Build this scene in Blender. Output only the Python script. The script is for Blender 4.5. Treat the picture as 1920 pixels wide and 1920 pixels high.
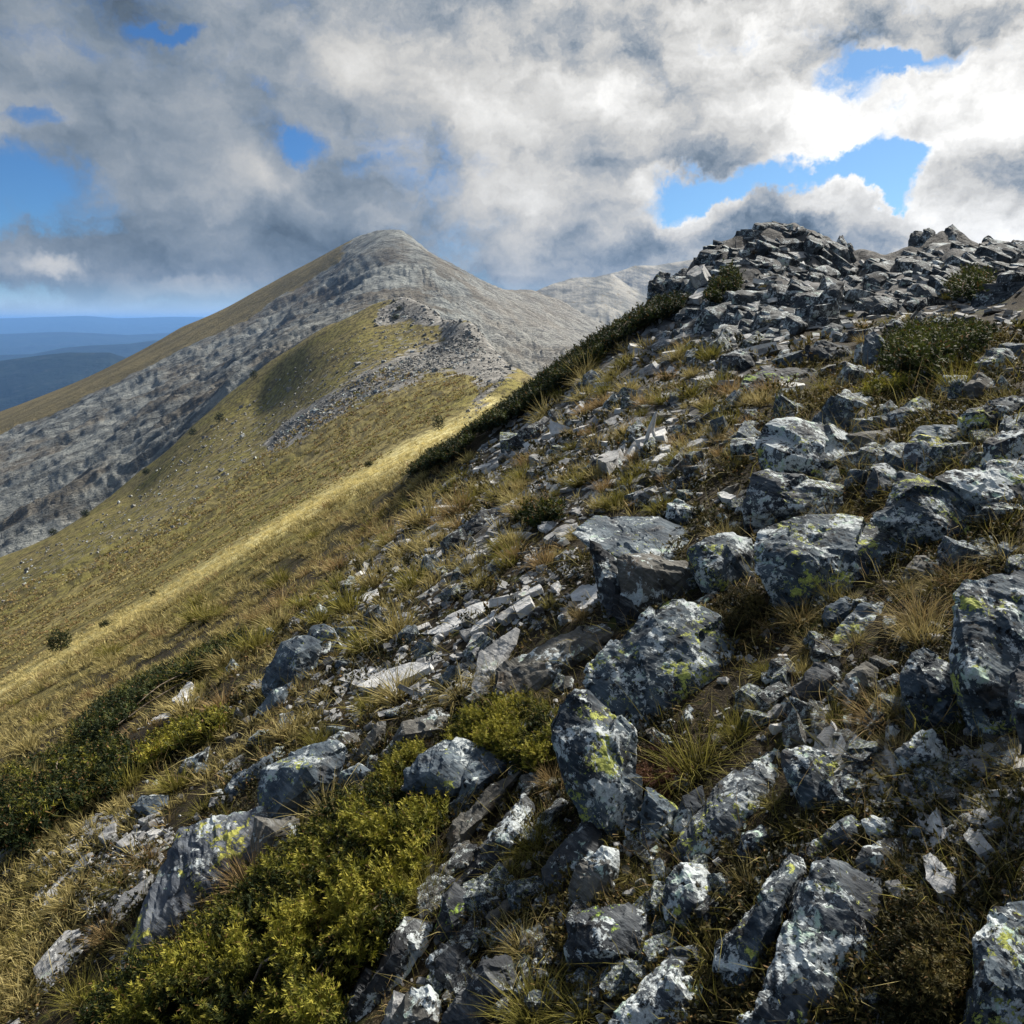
import bpy, bmesh, math, random
import numpy as np
from mathutils import Vector, Matrix, Quaternion

random.seed(7)
RNG = np.random.default_rng(11)
for o in list(bpy.data.objects):
    bpy.data.objects.remove(o)
SC = bpy.context.scene
COL = SC.collection

# ------------------------------------------------------------------ camera
FPX = 1507.0                       # focal length in pixels of a 1920 wide frame
PITCH = math.radians(13.4)
EYE = np.array([0.0, 0.0, 1.6])
cd = bpy.data.cameras.new("camera")
cam = bpy.data.objects.new("camera", cd)
COL.objects.link(cam)
cam.location = EYE
cam.rotation_euler = (math.radians(90) - PITCH, 0, 0)
cd.sensor_fit = 'HORIZONTAL'
cd.angle = 2 * math.atan(960 / FPX)
cd.clip_start = 0.05
cd.clip_end = 120000
SC.camera = cam
SC.view_settings.view_transform = 'Standard'
SC.view_settings.look = 'None'
SC.view_settings.gamma = 1.0
SC.view_settings.exposure = 0.84
SC.view_settings.use_curve_mapping = False
SC.cycles.use_denoising = True
try:
    SC.cycles.denoiser = 'OPENIMAGEDENOISE'
except Exception:
    pass
SC.cycles.max_bounces = 5
SC.cycles.diffuse_bounces = 2
SC.cycles.glossy_bounces = 2
SC.cycles.transmission_bounces = 3
SC.cycles.volume_bounces = 0
SC.cycles.sample_clamp_indirect = 4
SC.cycles.use_adaptive_sampling = True
SC.cycles.adaptive_threshold = 0.012

# ------------------------------------------------------------------ sun direction
SUN_AZ = math.radians(40)          # to the right of the view direction (+Y)
SUN_EL = math.radians(40)
SUN = np.array([math.sin(SUN_AZ) * math.cos(SUN_EL), math.cos(SUN_AZ) * math.cos(SUN_EL), math.sin(SUN_EL)])


def ray(px, py):
    """view direction through a pixel of the 1920 wide photograph, forward component 1"""
    u = (np.asarray(px, float) - 960) / FPX
    v = (960 - np.asarray(py, float)) / FPX
    return np.stack([u, math.cos(PITCH) + v * math.sin(PITCH), v * math.cos(PITCH) - math.sin(PITCH)], -1)


def proj(P):
    q = np.asarray(P, float) - EYE
    f = q[..., 1] * math.cos(PITCH) - q[..., 2] * math.sin(PITCH)
    up = q[..., 1] * math.sin(PITCH) + q[..., 2] * math.cos(PITCH)
    f = np.where(f < 1e-3, 1e-3, f)
    return np.stack([960 + FPX * q[..., 0] / f, 960 - FPX * up / f], -1)


# ------------------------------------------------------------------ node helper
class NT:
    def __init__(self, tree):
        self.t = tree
        tree.nodes.clear()

    def new(self, typ, **kw):
        n = self.t.nodes.new(typ)
        for k, v in kw.items():
            setattr(n, k, v)
        return n

    def put(self, sock, v):
        if isinstance(v, bpy.types.NodeSocket):
            self.t.links.new(v, sock)
        elif v is not None:
            if sock.type == 'RGBA' and len(v) == 3:
                v = (*v, 1)
            sock.default_value = v

    def m(self, op, a, b=None, c=None, clamp=False):
        n = self.new('ShaderNodeMath', operation=op, use_clamp=clamp)
        for i, v in enumerate((a, b, c)):
            if v is not None:
                self.put(n.inputs[i], v)
        return n.outputs[0]

    def v(self, op, a, b=None, s=None):
        n = self.new('ShaderNodeVectorMath', operation=op)
        self.put(n.inputs[0], a)
        if b is not None:
            self.put(n.inputs[1], b)
        if s is not None:
            self.put(n.inputs['Scale'], s)
        return n.outputs['Value'] if op in ('DOT_PRODUCT', 'LENGTH', 'DISTANCE') else n.outputs[0]

    def noise(self, vec, scale, detail=4, rough=0.5, dist=0.0, lac=2.0, color=False):
        n = self.new('ShaderNodeTexNoise')
        self.put(n.inputs['Vector'], vec)
        self.put(n.inputs['Scale'], scale)
        n.inputs['Detail'].default_value = detail
        n.inputs['Roughness'].default_value = rough
        n.inputs['Distortion'].default_value = dist
        n.inputs['Lacunarity'].default_value = lac
        return n.outputs['Color'] if color else n.outputs['Fac']

    def vor(self, vec, scale, feature='F1', out='Distance', rnd=1.0):
        n = self.new('ShaderNodeTexVoronoi', feature=feature)
        self.put(n.inputs['Vector'], vec)
        self.put(n.inputs['Scale'], scale)
        n.inputs['Randomness'].default_value = rnd
        return n.outputs[out]

    def ss(self, x, lo, hi, a=0.0, b=1.0):
        n = self.new('ShaderNodeMapRange', interpolation_type='SMOOTHSTEP')
        self.put(n.inputs[0], x)
        for i, v in enumerate((lo, hi, a, b)):
            self.put(n.inputs[i + 1], v)
        return n.outputs[0]

    def lin(self, x, lo, hi, a=0.0, b=1.0):
        n = self.new('ShaderNodeMapRange')
        self.put(n.inputs[0], x)
        for i, v in enumerate((lo, hi, a, b)):
            self.put(n.inputs[i + 1], v)
        return n.outputs[0]

    def mix(self, f, a, b, blend='MIX'):
        n = self.new('ShaderNodeMix', data_type='RGBA', blend_type=blend)
        self.put(n.inputs[0], f)
        self.put(n.inputs[6], a)
        self.put(n.inputs[7], b)
        return n.outputs[2]

    def bump(self, h, strength, dist, normal=None):
        n = self.new('ShaderNodeBump')
        self.put(n.inputs['Height'], h)
        n.inputs['Strength'].default_value = strength
        n.inputs['Distance'].default_value = dist
        if normal is not None:
            self.put(n.inputs['Normal'], normal)
        return n.outputs[0]


# ------------------------------------------------------------------ world: sky with broken cloud
SC.world = bpy.data.worlds.new("World")
SC.world.use_nodes = True
SC.world.cycles.sampling_method = 'NONE'
T = NT(SC.world.node_tree)
D = T.v('NORMALIZE', T.new('ShaderNodeTexCoord').outputs['Generated'])


def sky_dir(px, py):
    d = ray(px, py)
    return tuple(d / np.linalg.norm(d))


sky = T.new('ShaderNodeTexSky', sky_type='NISHITA')
sky.sun_disc = False
sky.sun_elevation = SUN_EL
sky.sun_rotation = SUN_AZ
sky.altitude = 2000
sky.air_density = 1.0
sky.dust_density = 0.3
sky.ozone_density = 2.0
# rag the direction so that every cloud edge is torn
warp = T.v('SUBTRACT', T.noise(D, 4.0, 3, 0.55, color=True), (0.5, 0.5, 0.5))
warp2 = T.v('SUBTRACT', T.noise(D, 14.0, 5, 0.66, color=True), (0.5, 0.5, 0.5))
DW = T.v('ADD', T.v('ADD', D, T.v('SCALE', warp, s=0.12)), T.v('SCALE', warp2, s=0.085))
DW = T.v('NORMALIZE', DW)


def blob(px, py, rx, ry, amp, soft=0.5, base=DW):
    """elliptic patch of the sky round a direction (radii in photo pixels)"""
    c = np.array(sky_dir(px, py))
    right = np.cross(c, (0, 0, 1)); right /= np.linalg.norm(right)
    up = np.cross(right, c)
    k = FPX * 1.06
    a = T.m('MULTIPLY', T.v('DOT_PRODUCT', base, tuple(right)), k / rx)
    b = T.m('MULTIPLY', T.v('DOT_PRODUCT', base, tuple(up)), k / ry)
    f = T.m('GREATER_THAN', T.v('DOT_PRODUCT', base, tuple(c)), 0.0)
    q = T.m('SQRT', T.m('ADD', T.m('MULTIPLY', a, a), T.m('MULTIPLY', b, b)))
    s = T.ss(q, 1.0 + soft, 1.0 - soft, 0.0, amp)
    return T.m('MULTIPLY', s, f)


def add(*xs):
    r = xs[0]
    for x in xs[1:]:
        r = T.m('ADD', r, x)
    return r


ST = T.v('MULTIPLY', D, (1.0, 1.0, 1.55))
n_big = T.noise(ST, 3.1, 4, 0.5)
n_mid = T.noise(T.v('ADD', ST, T.v('SCALE', warp2, s=0.08)), 8.0, 7, 0.56)
# broken cumulus over the whole dome; holes and towers where the photograph shows them
dens = T.m('ADD', T.m('MULTIPLY', T.m('SUBTRACT', n_big, 0.36), 1.4), T.m('MULTIPLY', T.m('SUBTRACT', n_mid, 0.5), 1.0))
n_fine = T.noise(T.v('ADD', ST, T.v('SCALE', warp2, s=0.15)), 24.0, 5, 0.62)
dens = add(dens, 0.54, T.m('MULTIPLY', T.m('SUBTRACT', n_fine, 0.5), 1.1),
           blob(620, 200, 620, 330, 0.26, 0.6),
           blob(-70, 385, 180, 56, -1.1, 0.9),
           blob(570, 252, 42, 28, -1.05, 0.95), blob(318, 34, 38, 12, -1.05, 0.95), blob(30, 245, 46, 20, -0.75, 0.95),
           blob(520, 140, 20, 12, -0.4, 0.9), blob(700, 290, 40, 16, -0.15, 0.6), blob(90, 85, 60, 26, -0.3, 0.7),
           blob(1540, 370, 330, 62, -1.2, 0.5), blob(1660, 265, 62, 90, -0.95, 0.6),
           blob(1750, 130, 84, 18, -0.85, 0.7), blob(1250, 330, 64, 54, -0.65, 0.6), blob(1585, 170, 46, 36, -0.85, 0.7),
           blob(1670, 40, 160, 90, 0.25, 0.7),
           blob(1430, 225, 170, 85, 0.55, 0.5), blob(1770, 215, 150, 66, 0.9, 0.45),
           blob(1490, 425, 150, 66, 1.55, 0.3), blob(1390, 450, 130, 50, 1.3, 0.4), blob(1880, 395, 120, 85, 1.7, 0.3), blob(1640, 455, 90, 42, 1.3, 0.35),
           blob(1130, 420, 170, 150, 0.5, 0.6),
           blob(150, 515, 340, 42, 0.55, 0.6), blob(60, 580, 400, 20, -0.35, 0.5))
alpha = T.ss(dens, T.lin(T.ss(T.v('DOT_PRODUCT', D, tuple(SUN)), 0.60, 0.85), 0, 1, 0.04, 0.10), T.lin(T.ss(T.v('DOT_PRODUCT', D, tuple(SUN)), 0.60, 0.85), 0, 1, 1.0, 0.80))
# light inside the cloud: bright where the sun stands behind thin cloud, grey in the thick body
off = tuple(0.055 * SUN)
n_lit = T.noise(T.v('ADD', T.v('ADD', ST, T.v('SCALE', warp2, s=0.08)), off), 8.0, 7, 0.56)
relief = T.m('SUBTRACT', n_mid, n_lit)
sun_near = T.v('DOT_PRODUCT', D, tuple(SUN))
glow = T.ss(sun_near, 0.48, 0.99)
body = T.ss(dens, 0.5, 1.5)
lum = T.m('ADD', T.lin(glow, 0, 1, 0.30, 0.88), T.m('MULTIPLY', relief, T.lin(glow, 0, 1, 0.5, 2.3)))
lum = T.m('SUBTRACT', lum, T.m('MULTIPLY', body, T.lin(glow, 0, 1, 0.02, 0.20)))
lum = T.m('ADD', lum, T.m('MULTIPLY', T.m('SUBTRACT', n_big, 0.5), 0.34))
lum = add(lum, blob(450, 310, 50, 60, 0.12, 0.8), blob(780, 90, 160, 60, 0.10, 0.9), blob(1040, 330, 190, 130, 0.16, 0.9),
          blob(90, 525, 60, 18, 0.24, 0.8), blob(380, 540, 70, 20, 0.12, 0.8), blob(330, 440, 260, 50, -0.08, 0.8), blob(1120, 90, 160, 110, -0.14, 0.8), blob(1330, 270, 140, 45, -0.20, 0.8),
          blob(1490, 455, 130, 40, -0.26, 0.7), blob(1880, 395, 90, 60, 0.12, 0.8), blob(1640, 470, 60, 25, -0.15, 0.8), blob(1920, 40, 70, 90, -0.20, 0.7), blob(1820, 260, 200, 140, 0.16, 0.8),
          blob(1450, 200, 120, 70, 0.10, 0.8))
lum = T.m('MAXIMUM', lum, 0.12)
tint = T.mix(T.ss(lum, 0.15, 0.62), (0.62, 0.82, 1.06), (1.0, 0.985, 0.95))
ccol = T.v('SCALE', tint, s=lum)
el = T.new('ShaderNodeSeparateXYZ')
T.put(el.inputs[0], D)
hz = T.ss(el.outputs[2], 0.050, -0.005)
alpha = T.m('MULTIPLY', alpha, T.m('SUBTRACT', 1.0, T.m('MULTIPLY', hz, 0.85)))
sky_blue = T.mix(T.m('MULTIPLY', hz, 0.8), T.v('MULTIPLY', sky.outputs[0], T.mix(T.ss(sun_near, 0.55, 0.95), (0.22, 0.37, 0.52), (0.52, 0.62, 0.66))), (4.0, 4.6, 5.4))
bg_sky = T.new('ShaderNodeBackground')
T.put(bg_sky.inputs[0], sky_blue)
bg_sky.inputs[1].default_value = 0.10
bg_cl = T.new('ShaderNodeBackground')
T.put(bg_cl.inputs[0], ccol)
bg_cl.inputs[1].default_value = 0.60
mx = T.new('ShaderNodeMixShader')
T.put(mx.inputs[0], alpha)
T.put(mx.inputs[1], bg_sky.outputs[0])
T.put(mx.inputs[2], bg_cl.outputs[0])
wo = T.new('ShaderNodeOutputWorld')
T.put(wo.inputs[0], mx.outputs[0])

# ------------------------------------------------------------------ the sun, softened by thin cloud
sl = bpy.data.lights.new("sun", 'SUN')
sl.energy = 5.0
sl.angle = math.radians(4.0)
sl.color = (1.0, 0.93, 0.82)
so = bpy.data.objects.new("sun", sl)
COL.objects.link(so)
so.rotation_euler = Vector(tuple(SUN)).to_track_quat('Z', 'Y').to_euler()

# ------------------------------------------------------------------ numpy noise
def _h(ix, iy, iz, seed):
    n = (ix.astype(np.uint32) * np.uint32(374761393) + iy.astype(np.uint32) * np.uint32(668265263)
         + iz.astype(np.uint32) * np.uint32(2246822519) + np.uint32(seed * 3266489917 & 0xffffffff))
    n = (n ^ (n >> np.uint32(13))) * np.uint32(1274126177)
    n = (n ^ (n >> np.uint32(16))) * np.uint32(2654435761)
    return n ^ (n >> np.uint32(15))


def gnoise(p, seed=0):
    """gradient noise, about -1..1"""
    p = np.asarray(p, float)
    if p.shape[-1] == 2:
        p = np.concatenate([p, np.full(p.shape[:-1] + (1,), 0.37)], -1)
    i = np.floor(p).astype(np.int64)
    f = p - i
    w = f * f * f * (f * (f * 6 - 15) + 10)
    out = 0
    for dx in (0, 1):
        wx = w[..., 0] if dx else 1 - w[..., 0]
        for dy in (0, 1):
            wy = w[..., 1] if dy else 1 - w[..., 1]
            for dz in (0, 1):
                wz = w[..., 2] if dz else 1 - w[..., 2]
                h = _h(i[..., 0] + dx, i[..., 1] + dy, i[..., 2] + dz, seed)
                g = [((h >> np.uint32(k)) & np.uint32(255)).astype(float) / 127.5 - 1 for k in (0, 8, 16)]
                d = g[0] * (f[..., 0] - dx) + g[1] * (f[..., 1] - dy) + g[2] * (f[..., 2] - dz)
                out = out + wx * wy * wz * d
    return out * 1.6


def fbm(p, octv=4, gain=0.5, seed=0):
    p = np.asarray(p, float)
    a, s, t = 1.0, 0.0, 0.0
    for k in range(octv):
        s = s + a * gnoise(p * (2.03 ** k) + 17.3 * k, seed + k)
        t += a
        a *= gain
    return s / t


def ridged(p, octv=4, gain=0.5, seed=0):
    a, s, t = 1.0, 0.0, 0.0
    for k in range(octv):
        s = s + a * (1 - np.abs(gnoise(p * (2.07 ** k) + 9.1 * k, seed + k)) * 1.6)
        t += a
        a *= gain
    return s / t


def sstep(x, a, b):
    t = np.clip((np.asarray(x, float) - a) / (b - a), 0, 1)
    return t * t * (3 - 2 * t)


def poly_dist(P, poly):
    """signed distance in pixels, positive inside"""
    P = np.asarray(P, float)
    poly = np.asarray(poly, float)
    d = np.full(P.shape[:-1], 1e9)
    inside = np.zeros(P.shape[:-1], bool)
    for k in range(len(poly)):
        a, b = poly[k], poly[(k + 1) % len(poly)]
        e = b - a
        q = P - a
        t = np.clip((q @ e) / max(e @ e, 1e-9), 0, 1)
        d = np.minimum(d, np.hypot(q[..., 0] - t * e[0], q[..., 1] - t * e[1]))
        if a[1] != b[1]:
            c = ((a[1] > P[..., 1]) != (b[1] > P[..., 1])) & (P[..., 0] < (b[0] - a[0]) * (P[..., 1] - a[1]) / (b[1] - a[1]) + a[0])
            inside ^= c
    return np.where(inside, d, -d)


# ------------------------------------------------------------------ terrain sheets
# slope of the ground seen from the eye, (z - eye) / r, as a function of azimuth and ln r
class Field:
    def __init__(self, pts, extra, slope, r0, r1, f0, f1, eye=1.6, blur=1, ks=0.3, nf=720):
        self.slope, self.eye = slope, eye
        rows = []
        for px, py, t in pts:
            d = ray(px, py) * t
            r = math.hypot(d[0], d[1])
            rows.append((math.atan2(d[0], d[1]), math.log(r), d[2] / r))
        rows += [(math.radians(a), math.log(r), e) for a, r, e in extra]
        A = np.array(rows)
        X = np.stack([A[:, 0], A[:, 1] * ks], -1)
        res = A[:, 2] - self.base(A[:, 0], A[:, 1])
        n = len(A)
        K = np.linalg.norm(X[:, None] - X[None], axis=-1) + 1e-3 * np.eye(n)
        M = np.block([[K, np.ones((n, 1))], [np.ones((1, n)), np.zeros((1, 1))]])
        w = np.linalg.solve(M, np.append(res, 0))
        self.fa, self.fb, self.la, self.lb = f0, f1, math.log(r0), math.log(r1)
        nl = 360
        f = np.linspace(f0, f1, nf)
        l = np.linspace(self.la, self.lb, nl)
        FF, LL = np.meshgrid(f, l, indexing='ij')
        G = np.full(FF.shape, w[-1])
        for k in range(n):
            G += w[k] * np.hypot(FF - X[k, 0], LL * ks - X[k, 1])
        ker = np.exp(-0.5 * (np.arange(-3 * blur, 3 * blur + 1) / blur) ** 2)
        ker /= ker.sum()
        for ax in (0, 1):
            G = np.apply_along_axis(lambda c: np.convolve(np.pad(c, 3 * blur, mode='edge'), ker, 'valid'), ax, G)
        self.G = G

    def base(self, f, l):
        return self.slope * np.sin(f) - self.eye * np.exp(-l)

    def z(self, x, y):
        r = np.maximum(np.hypot(x, y), 1e-3)
        f = np.arctan2(x, y)
        l = np.log(r)
        nf, nl = self.G.shape
        a = np.clip((f - self.fa) / (self.fb - self.fa), 0, 1) * (nf - 1.001)
        b = np.clip((l - self.la) / (self.lb - self.la), 0, 1) * (nl - 1.001)
        i, j = a.astype(int), b.astype(int)
        a, b = a - i, b - j
        G = self.G
        g = (G[i, j] * (1 - a) + G[i + 1, j] * a) * (1 - b) + (G[i, j + 1] * (1 - a) + G[i + 1, j + 1] * a) * b
        return self.eye + r * (self.base(f, np.maximum(l, self.la)) + g)


NEAR = [
    # ridge crest with the two outcrops, their foot and the fall behind
    (1215, 575, 18), (1260, 545, 18.3), (1310, 505, 18.6), (1350, 478, 19), (1400, 445, 19.5), (1450, 432, 20), (1500, 445, 20), (1560, 470, 20.5),
    (1620, 492, 21), (1690, 478, 20), (1740, 448, 19.5), (1790, 442, 19), (1850, 465, 18.5), (1920, 480, 18), (2050, 500, 17),
    (1250, 700, 11), (1450, 630, 10.3), (1330, 660, 10.8), (1600, 640, 9), (1700, 645, 8), (1850, 630, 7.2), (2000, 640, 6.6),
    (1100, 800, 9.5), (1250, 800, 7.7), (1450, 780, 6.2), (1700, 740, 5.6),
    (1450, 520, 15), (1350, 550, 14.5), (1600, 545, 15.5), (1750, 530, 14.5), (1880, 540, 13.5),
    (1215, 640, 26), (1350, 620, 27), (1500, 640, 28), (1650, 640, 28), (1800, 640, 27), (2000, 660, 26),
    (1250, 900, 60), (1500, 900, 60), (1800, 900, 60), (2100, 900, 60), (1250, 1000, 200), (1500, 1000, 200), (1900, 1000, 200),
    # left skyline of the near ridge
    (1120, 625, 17.3), (1030, 692, 17), (950, 752, 17), (870, 808, 17.5), (800, 862, 18.5),
    (1100, 700, 25), (1030, 760, 25), (950, 800, 24), (880, 832, 23),
    (1100, 800, 60), (1030, 765, 60), (1030, 730, 150), (1030, 745, 300), (1100, 800, 200), (1100, 800, 400),
    # saddle and spur
    (950, 745, 60), (950, 703, 110), (985, 700, 150), (965, 690, 190), (900, 765, 85), (860, 800, 60), (920, 720, 130),
    (755, 548, 330), (735, 552, 332), (712, 562, 338), (690, 576, 345), (775, 554, 325), (800, 564, 315), (820, 584, 303), (832, 602, 292), (850, 592, 275), (870, 594, 262), (890, 602, 254), (905, 624, 246), (925, 648, 235), (945, 672, 222), (968, 694, 205),
    (755, 640, 372), (710, 650, 385), (800, 660, 360), (835, 690, 335), (870, 690, 305), (905, 710, 285), (945, 740, 262),
    (770, 600, 300), (740, 600, 308), (830, 640, 262), (870, 640, 235), (905, 665, 222),
    (800, 670, 240), (860, 690, 200), (800, 720, 170), (760, 690, 215),
    (620, 612, 365), (585, 632, 375), (550, 655, 382), (515, 678, 388), (480, 702, 390), (420, 750, 388), (360, 802, 380), (260, 885, 372), (170, 962, 360), (0, 1045, 340), (-200, 1130, 320), (-500, 1260, 300),
    (640, 720, 430), (590, 740, 435), (740, 720, 430), (860, 760, 430), (420, 850, 440), (260, 970, 430), (480, 800, 440), (360, 900, 430), (170, 1040, 420), (0, 1120, 400), (-300, 1250, 380),
    (700, 1000, 14), (700, 935, 24), (705, 893, 40), (705, 876, 60), (700, 800, 130), (700, 685, 240), (720, 610, 300),
    (500, 1150, 11), (500, 1065, 19), (500, 1012, 30), (500, 992, 42), (500, 950, 85), (500, 900, 150), (500, 840, 225), (500, 760, 310),
    (250, 1300, 10), (250, 1215, 20), (250, 1160, 30), (250, 1140, 40), (250, 1075, 95), (250, 990, 185), (250, 935, 290),
    (0, 1450, 8.5), (0, 1365, 16), (0, 1308, 25), (0, 1288, 33), (0, 1225, 68), (0, 1155, 130), (0, 1090, 230),
    (-250, 1600, 8), (-250, 1460, 22), (-250, 1440, 32), (-250, 1370, 70), (-250, 1250, 200),
    (850, 950, 11), (950, 900, 10.5), (1000, 820, 12.5), (1100, 720, 13.5),
]
EXTRA = []
for a in (-80, -60, -45, -30, -15, 0, 15, 30, 45, 60, 80):
    for r in (0.4, 0.9, 1.6, 2.6):
        EXTRA.append((a, r, 0.5 * math.sin(math.radians(a)) - 1.6 / r))
for a in (-30, -15, 0, 15, 30, 45, 60, 80):
    EXTRA.append((a, 4.2, 0.5 * math.sin(math.radians(a)) - 1.6 / 4.2))
for a in (-80, -60):
    for r in (6, 15, 40, 120, 400):
        EXTRA.append((a, r, 0.52 * math.sin(math.radians(a)) - 1.6 / r - 0.03))
for a in (50, 70, 85):
    EXTRA += [(a, 8, 0.38), (a, 15, 0.22), (a, 30, -0.1), (a, 80, -0.4), (a, 400, -0.5)]
GF = Field(NEAR, EXTRA, 0.5, 0.35, 450, -1.62, 1.62)


def outcrop_mask(x, y):
    q = proj(np.stack([x, y, GF.z(x, y)], -1))
    r = np.hypot(x, y)
    m = sstep(poly_dist(q, [(1215, 600), (1200, 380), (1700, 300), (2100, 350), (2100, 600), (1800, 560), (1600, 600), (1420, 640), (1300, 620)]), -20, 30)
    return m * sstep(r, 9, 12) * (1 - sstep(r, 24, 30))


def ground_z(x, y, fine=True):
    x = np.asarray(x, float)
    y = np.asarray(y, float)
    r = np.hypot(x, y)
    z = GF.z(x, y)
    P = np.stack([x, y], -1)
    for lam, amp, sd in ((30, 0.55, 1), (11, 0.32, 2), (4, 0.10, 3), (1.4, 0.055, 4), (0.5, 0.028, 5)):
        k = sstep(r, lam * 1.2, lam * 3.0) if lam > 2 else 1.0
        k = k * (1 - sstep(r, lam * 55, lam * 130))
        if lam > 2:
            k = k * (0.35 + 0.65 * sstep(r, 50, 90)) if lam > 8 else k
        z = z + amp * k * gnoise(P / lam, sd)
    if fine:
        k = 1 - sstep(r, 6, 14)
        z = z + 0.012 * k * fbm(P / 0.13, 2, 0.5, 8)
        om = outcrop_mask(x, y)
        if np.any(om > 0):
            z = z + om * (0.20 * np.tanh(3 * gnoise(P / 1.6, 21)) + 0.13 * np.tanh(4 * gnoise(P / 0.6, 22)) + 0.06 * gnoise(P / 0.25, 23))
    return z


def ground_hit(px, py, tmin=0.6, tmax=420.0, n=260, lift=0.0, rough=False):
    """where the ray through a pixel meets the ground, or a canopy lift metres above it (array in, array out)"""
    px = np.atleast_1d(np.asarray(px, float))
    py = np.atleast_1d(np.asarray(py, float))
    d = ray(px, py)
    ts = np.exp(np.linspace(math.log(tmin), math.log(tmax), n))
    hit = np.full(px.shape, np.nan)
    prev = None
    for k, t in enumerate(ts):
        P = EYE + d * t
        g = P[:, 2] - lift - (GF.z(P[:, 0], P[:, 1]) if rough else ground_z(P[:, 0], P[:, 1], False))
        if prev is not None:
            c = np.isnan(hit) & (g <= 0)
            fr = prev / np.maximum(prev - g, 1e-9)
            hit = np.where(c, ts[k - 1] + (t - ts[k - 1]) * np.clip(fr, 0, 1), hit)
        prev = g
    P = EYE + d * np.where(np.isnan(hit), 1, hit)[:, None]
    if np.ndim(lift) == 0 and lift == 0:
        P[:, 2] = ground_z(P[:, 0], P[:, 1])
    return P, hit


def ground_normal(x, y, h=None):
    x = np.asarray(x, float); y = np.asarray(y, float)
    h = np.maximum(0.04 * np.hypot(x, y), 0.08) if h is None else h
    zx = (ground_z(x + h, y, False) - ground_z(x - h, y, False)) / (2 * h)
    zy = (ground_z(x, y + h, False) - ground_z(x, y - h, False)) / (2 * h)
    n = np.stack([-zx, -zy, np.ones_like(zx)], -1)
    return n / np.linalg.norm(n, axis=-1, keepdims=True)


# ------------------------------------------------------------------ mesh helpers
def mesh_np(name, V, F, smooth=True):
    """triangles or quads from arrays"""
    me = bpy.data.meshes.new(name)
    V = np.asarray(V, np.float32)
    F = np.asarray(F, np.int32)
    me.vertices.add(len(V))
    me.vertices.foreach_set('co', V.ravel())
    k = F.shape[1]
    me.loops.add(F.size)
    me.loops.foreach_set('vertex_index', F.ravel())
    me.polygons.add(len(F))
    me.polygons.foreach_set('loop_start', np.arange(0, F.size, k, dtype=np.int32))
    me.polygons.foreach_set('use_smooth', np.full(len(F), smooth))
    me.update(calc_edges=True)
    me.validate()
    return me


def attr(me, name, arr):
    a = me.attributes.new(name, 'FLOAT_COLOR', 'POINT')
    arr = np.asarray(arr, np.float32)
    if arr.shape[1] == 3:
        arr = np.concatenate([arr, np.ones((len(arr), 1), np.float32)], 1)
    a.data.foreach_set('color', arr.ravel())


def obj(name, me, mat=None, parent=None, label=None, cat=None, group=None, kind=None, loc=None):
    o = bpy.data.objects.new(name, me)
    COL.objects.link(o)
    if mat is not None and me is not None and not me.materials:
        me.materials.append(mat)
    if parent is not None:
        o.parent = parent
    if loc is not None:
        o.location = loc
    tag(o, label, cat, group, kind)
    return o


def tag(o, label=None, cat=None, group=None, kind=None):
    for k, v in (('label', label), ('category', cat), ('group', group), ('kind', kind)):
        if v:
            o[k] = v


def grid_faces(n, m):
    i = np.arange(n - 1)[:, None] * m + np.arange(m - 1)[None]
    return np.stack([i, i + m, i + m + 1, i + 1], -1).reshape(-1, 4)


def material(name):
    m = bpy.data.materials.new(name)
    m.use_nodes = True
    return m, NT(m.node_tree)


def finish(T, col, rough=0.9, normal=None, spec=0.25, translucent=None):
    b = T.new('ShaderNodeBsdfPrincipled')
    T.put(b.inputs['Base Color'], col)
    T.put(b.inputs['Roughness'], rough)
    b.inputs['Specular IOR Level'].default_value = spec
    if normal is not None:
        T.put(b.inputs['Normal'], normal)
    out = T.new('ShaderNodeOutputMaterial')
    sh = b.outputs[0]
    if translucent is not None:
        tr = T.new('ShaderNodeBsdfTranslucent')
        T.put(tr.inputs[0], col)
        mx = T.new('ShaderNodeMixShader')
        mx.inputs[0].default_value = translucent
        T.put(mx.inputs[1], sh)
        T.put(mx.inputs[2], tr.outputs[0])
        sh = mx.outputs[0]
    T.put(out.inputs[0], sh)


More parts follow.
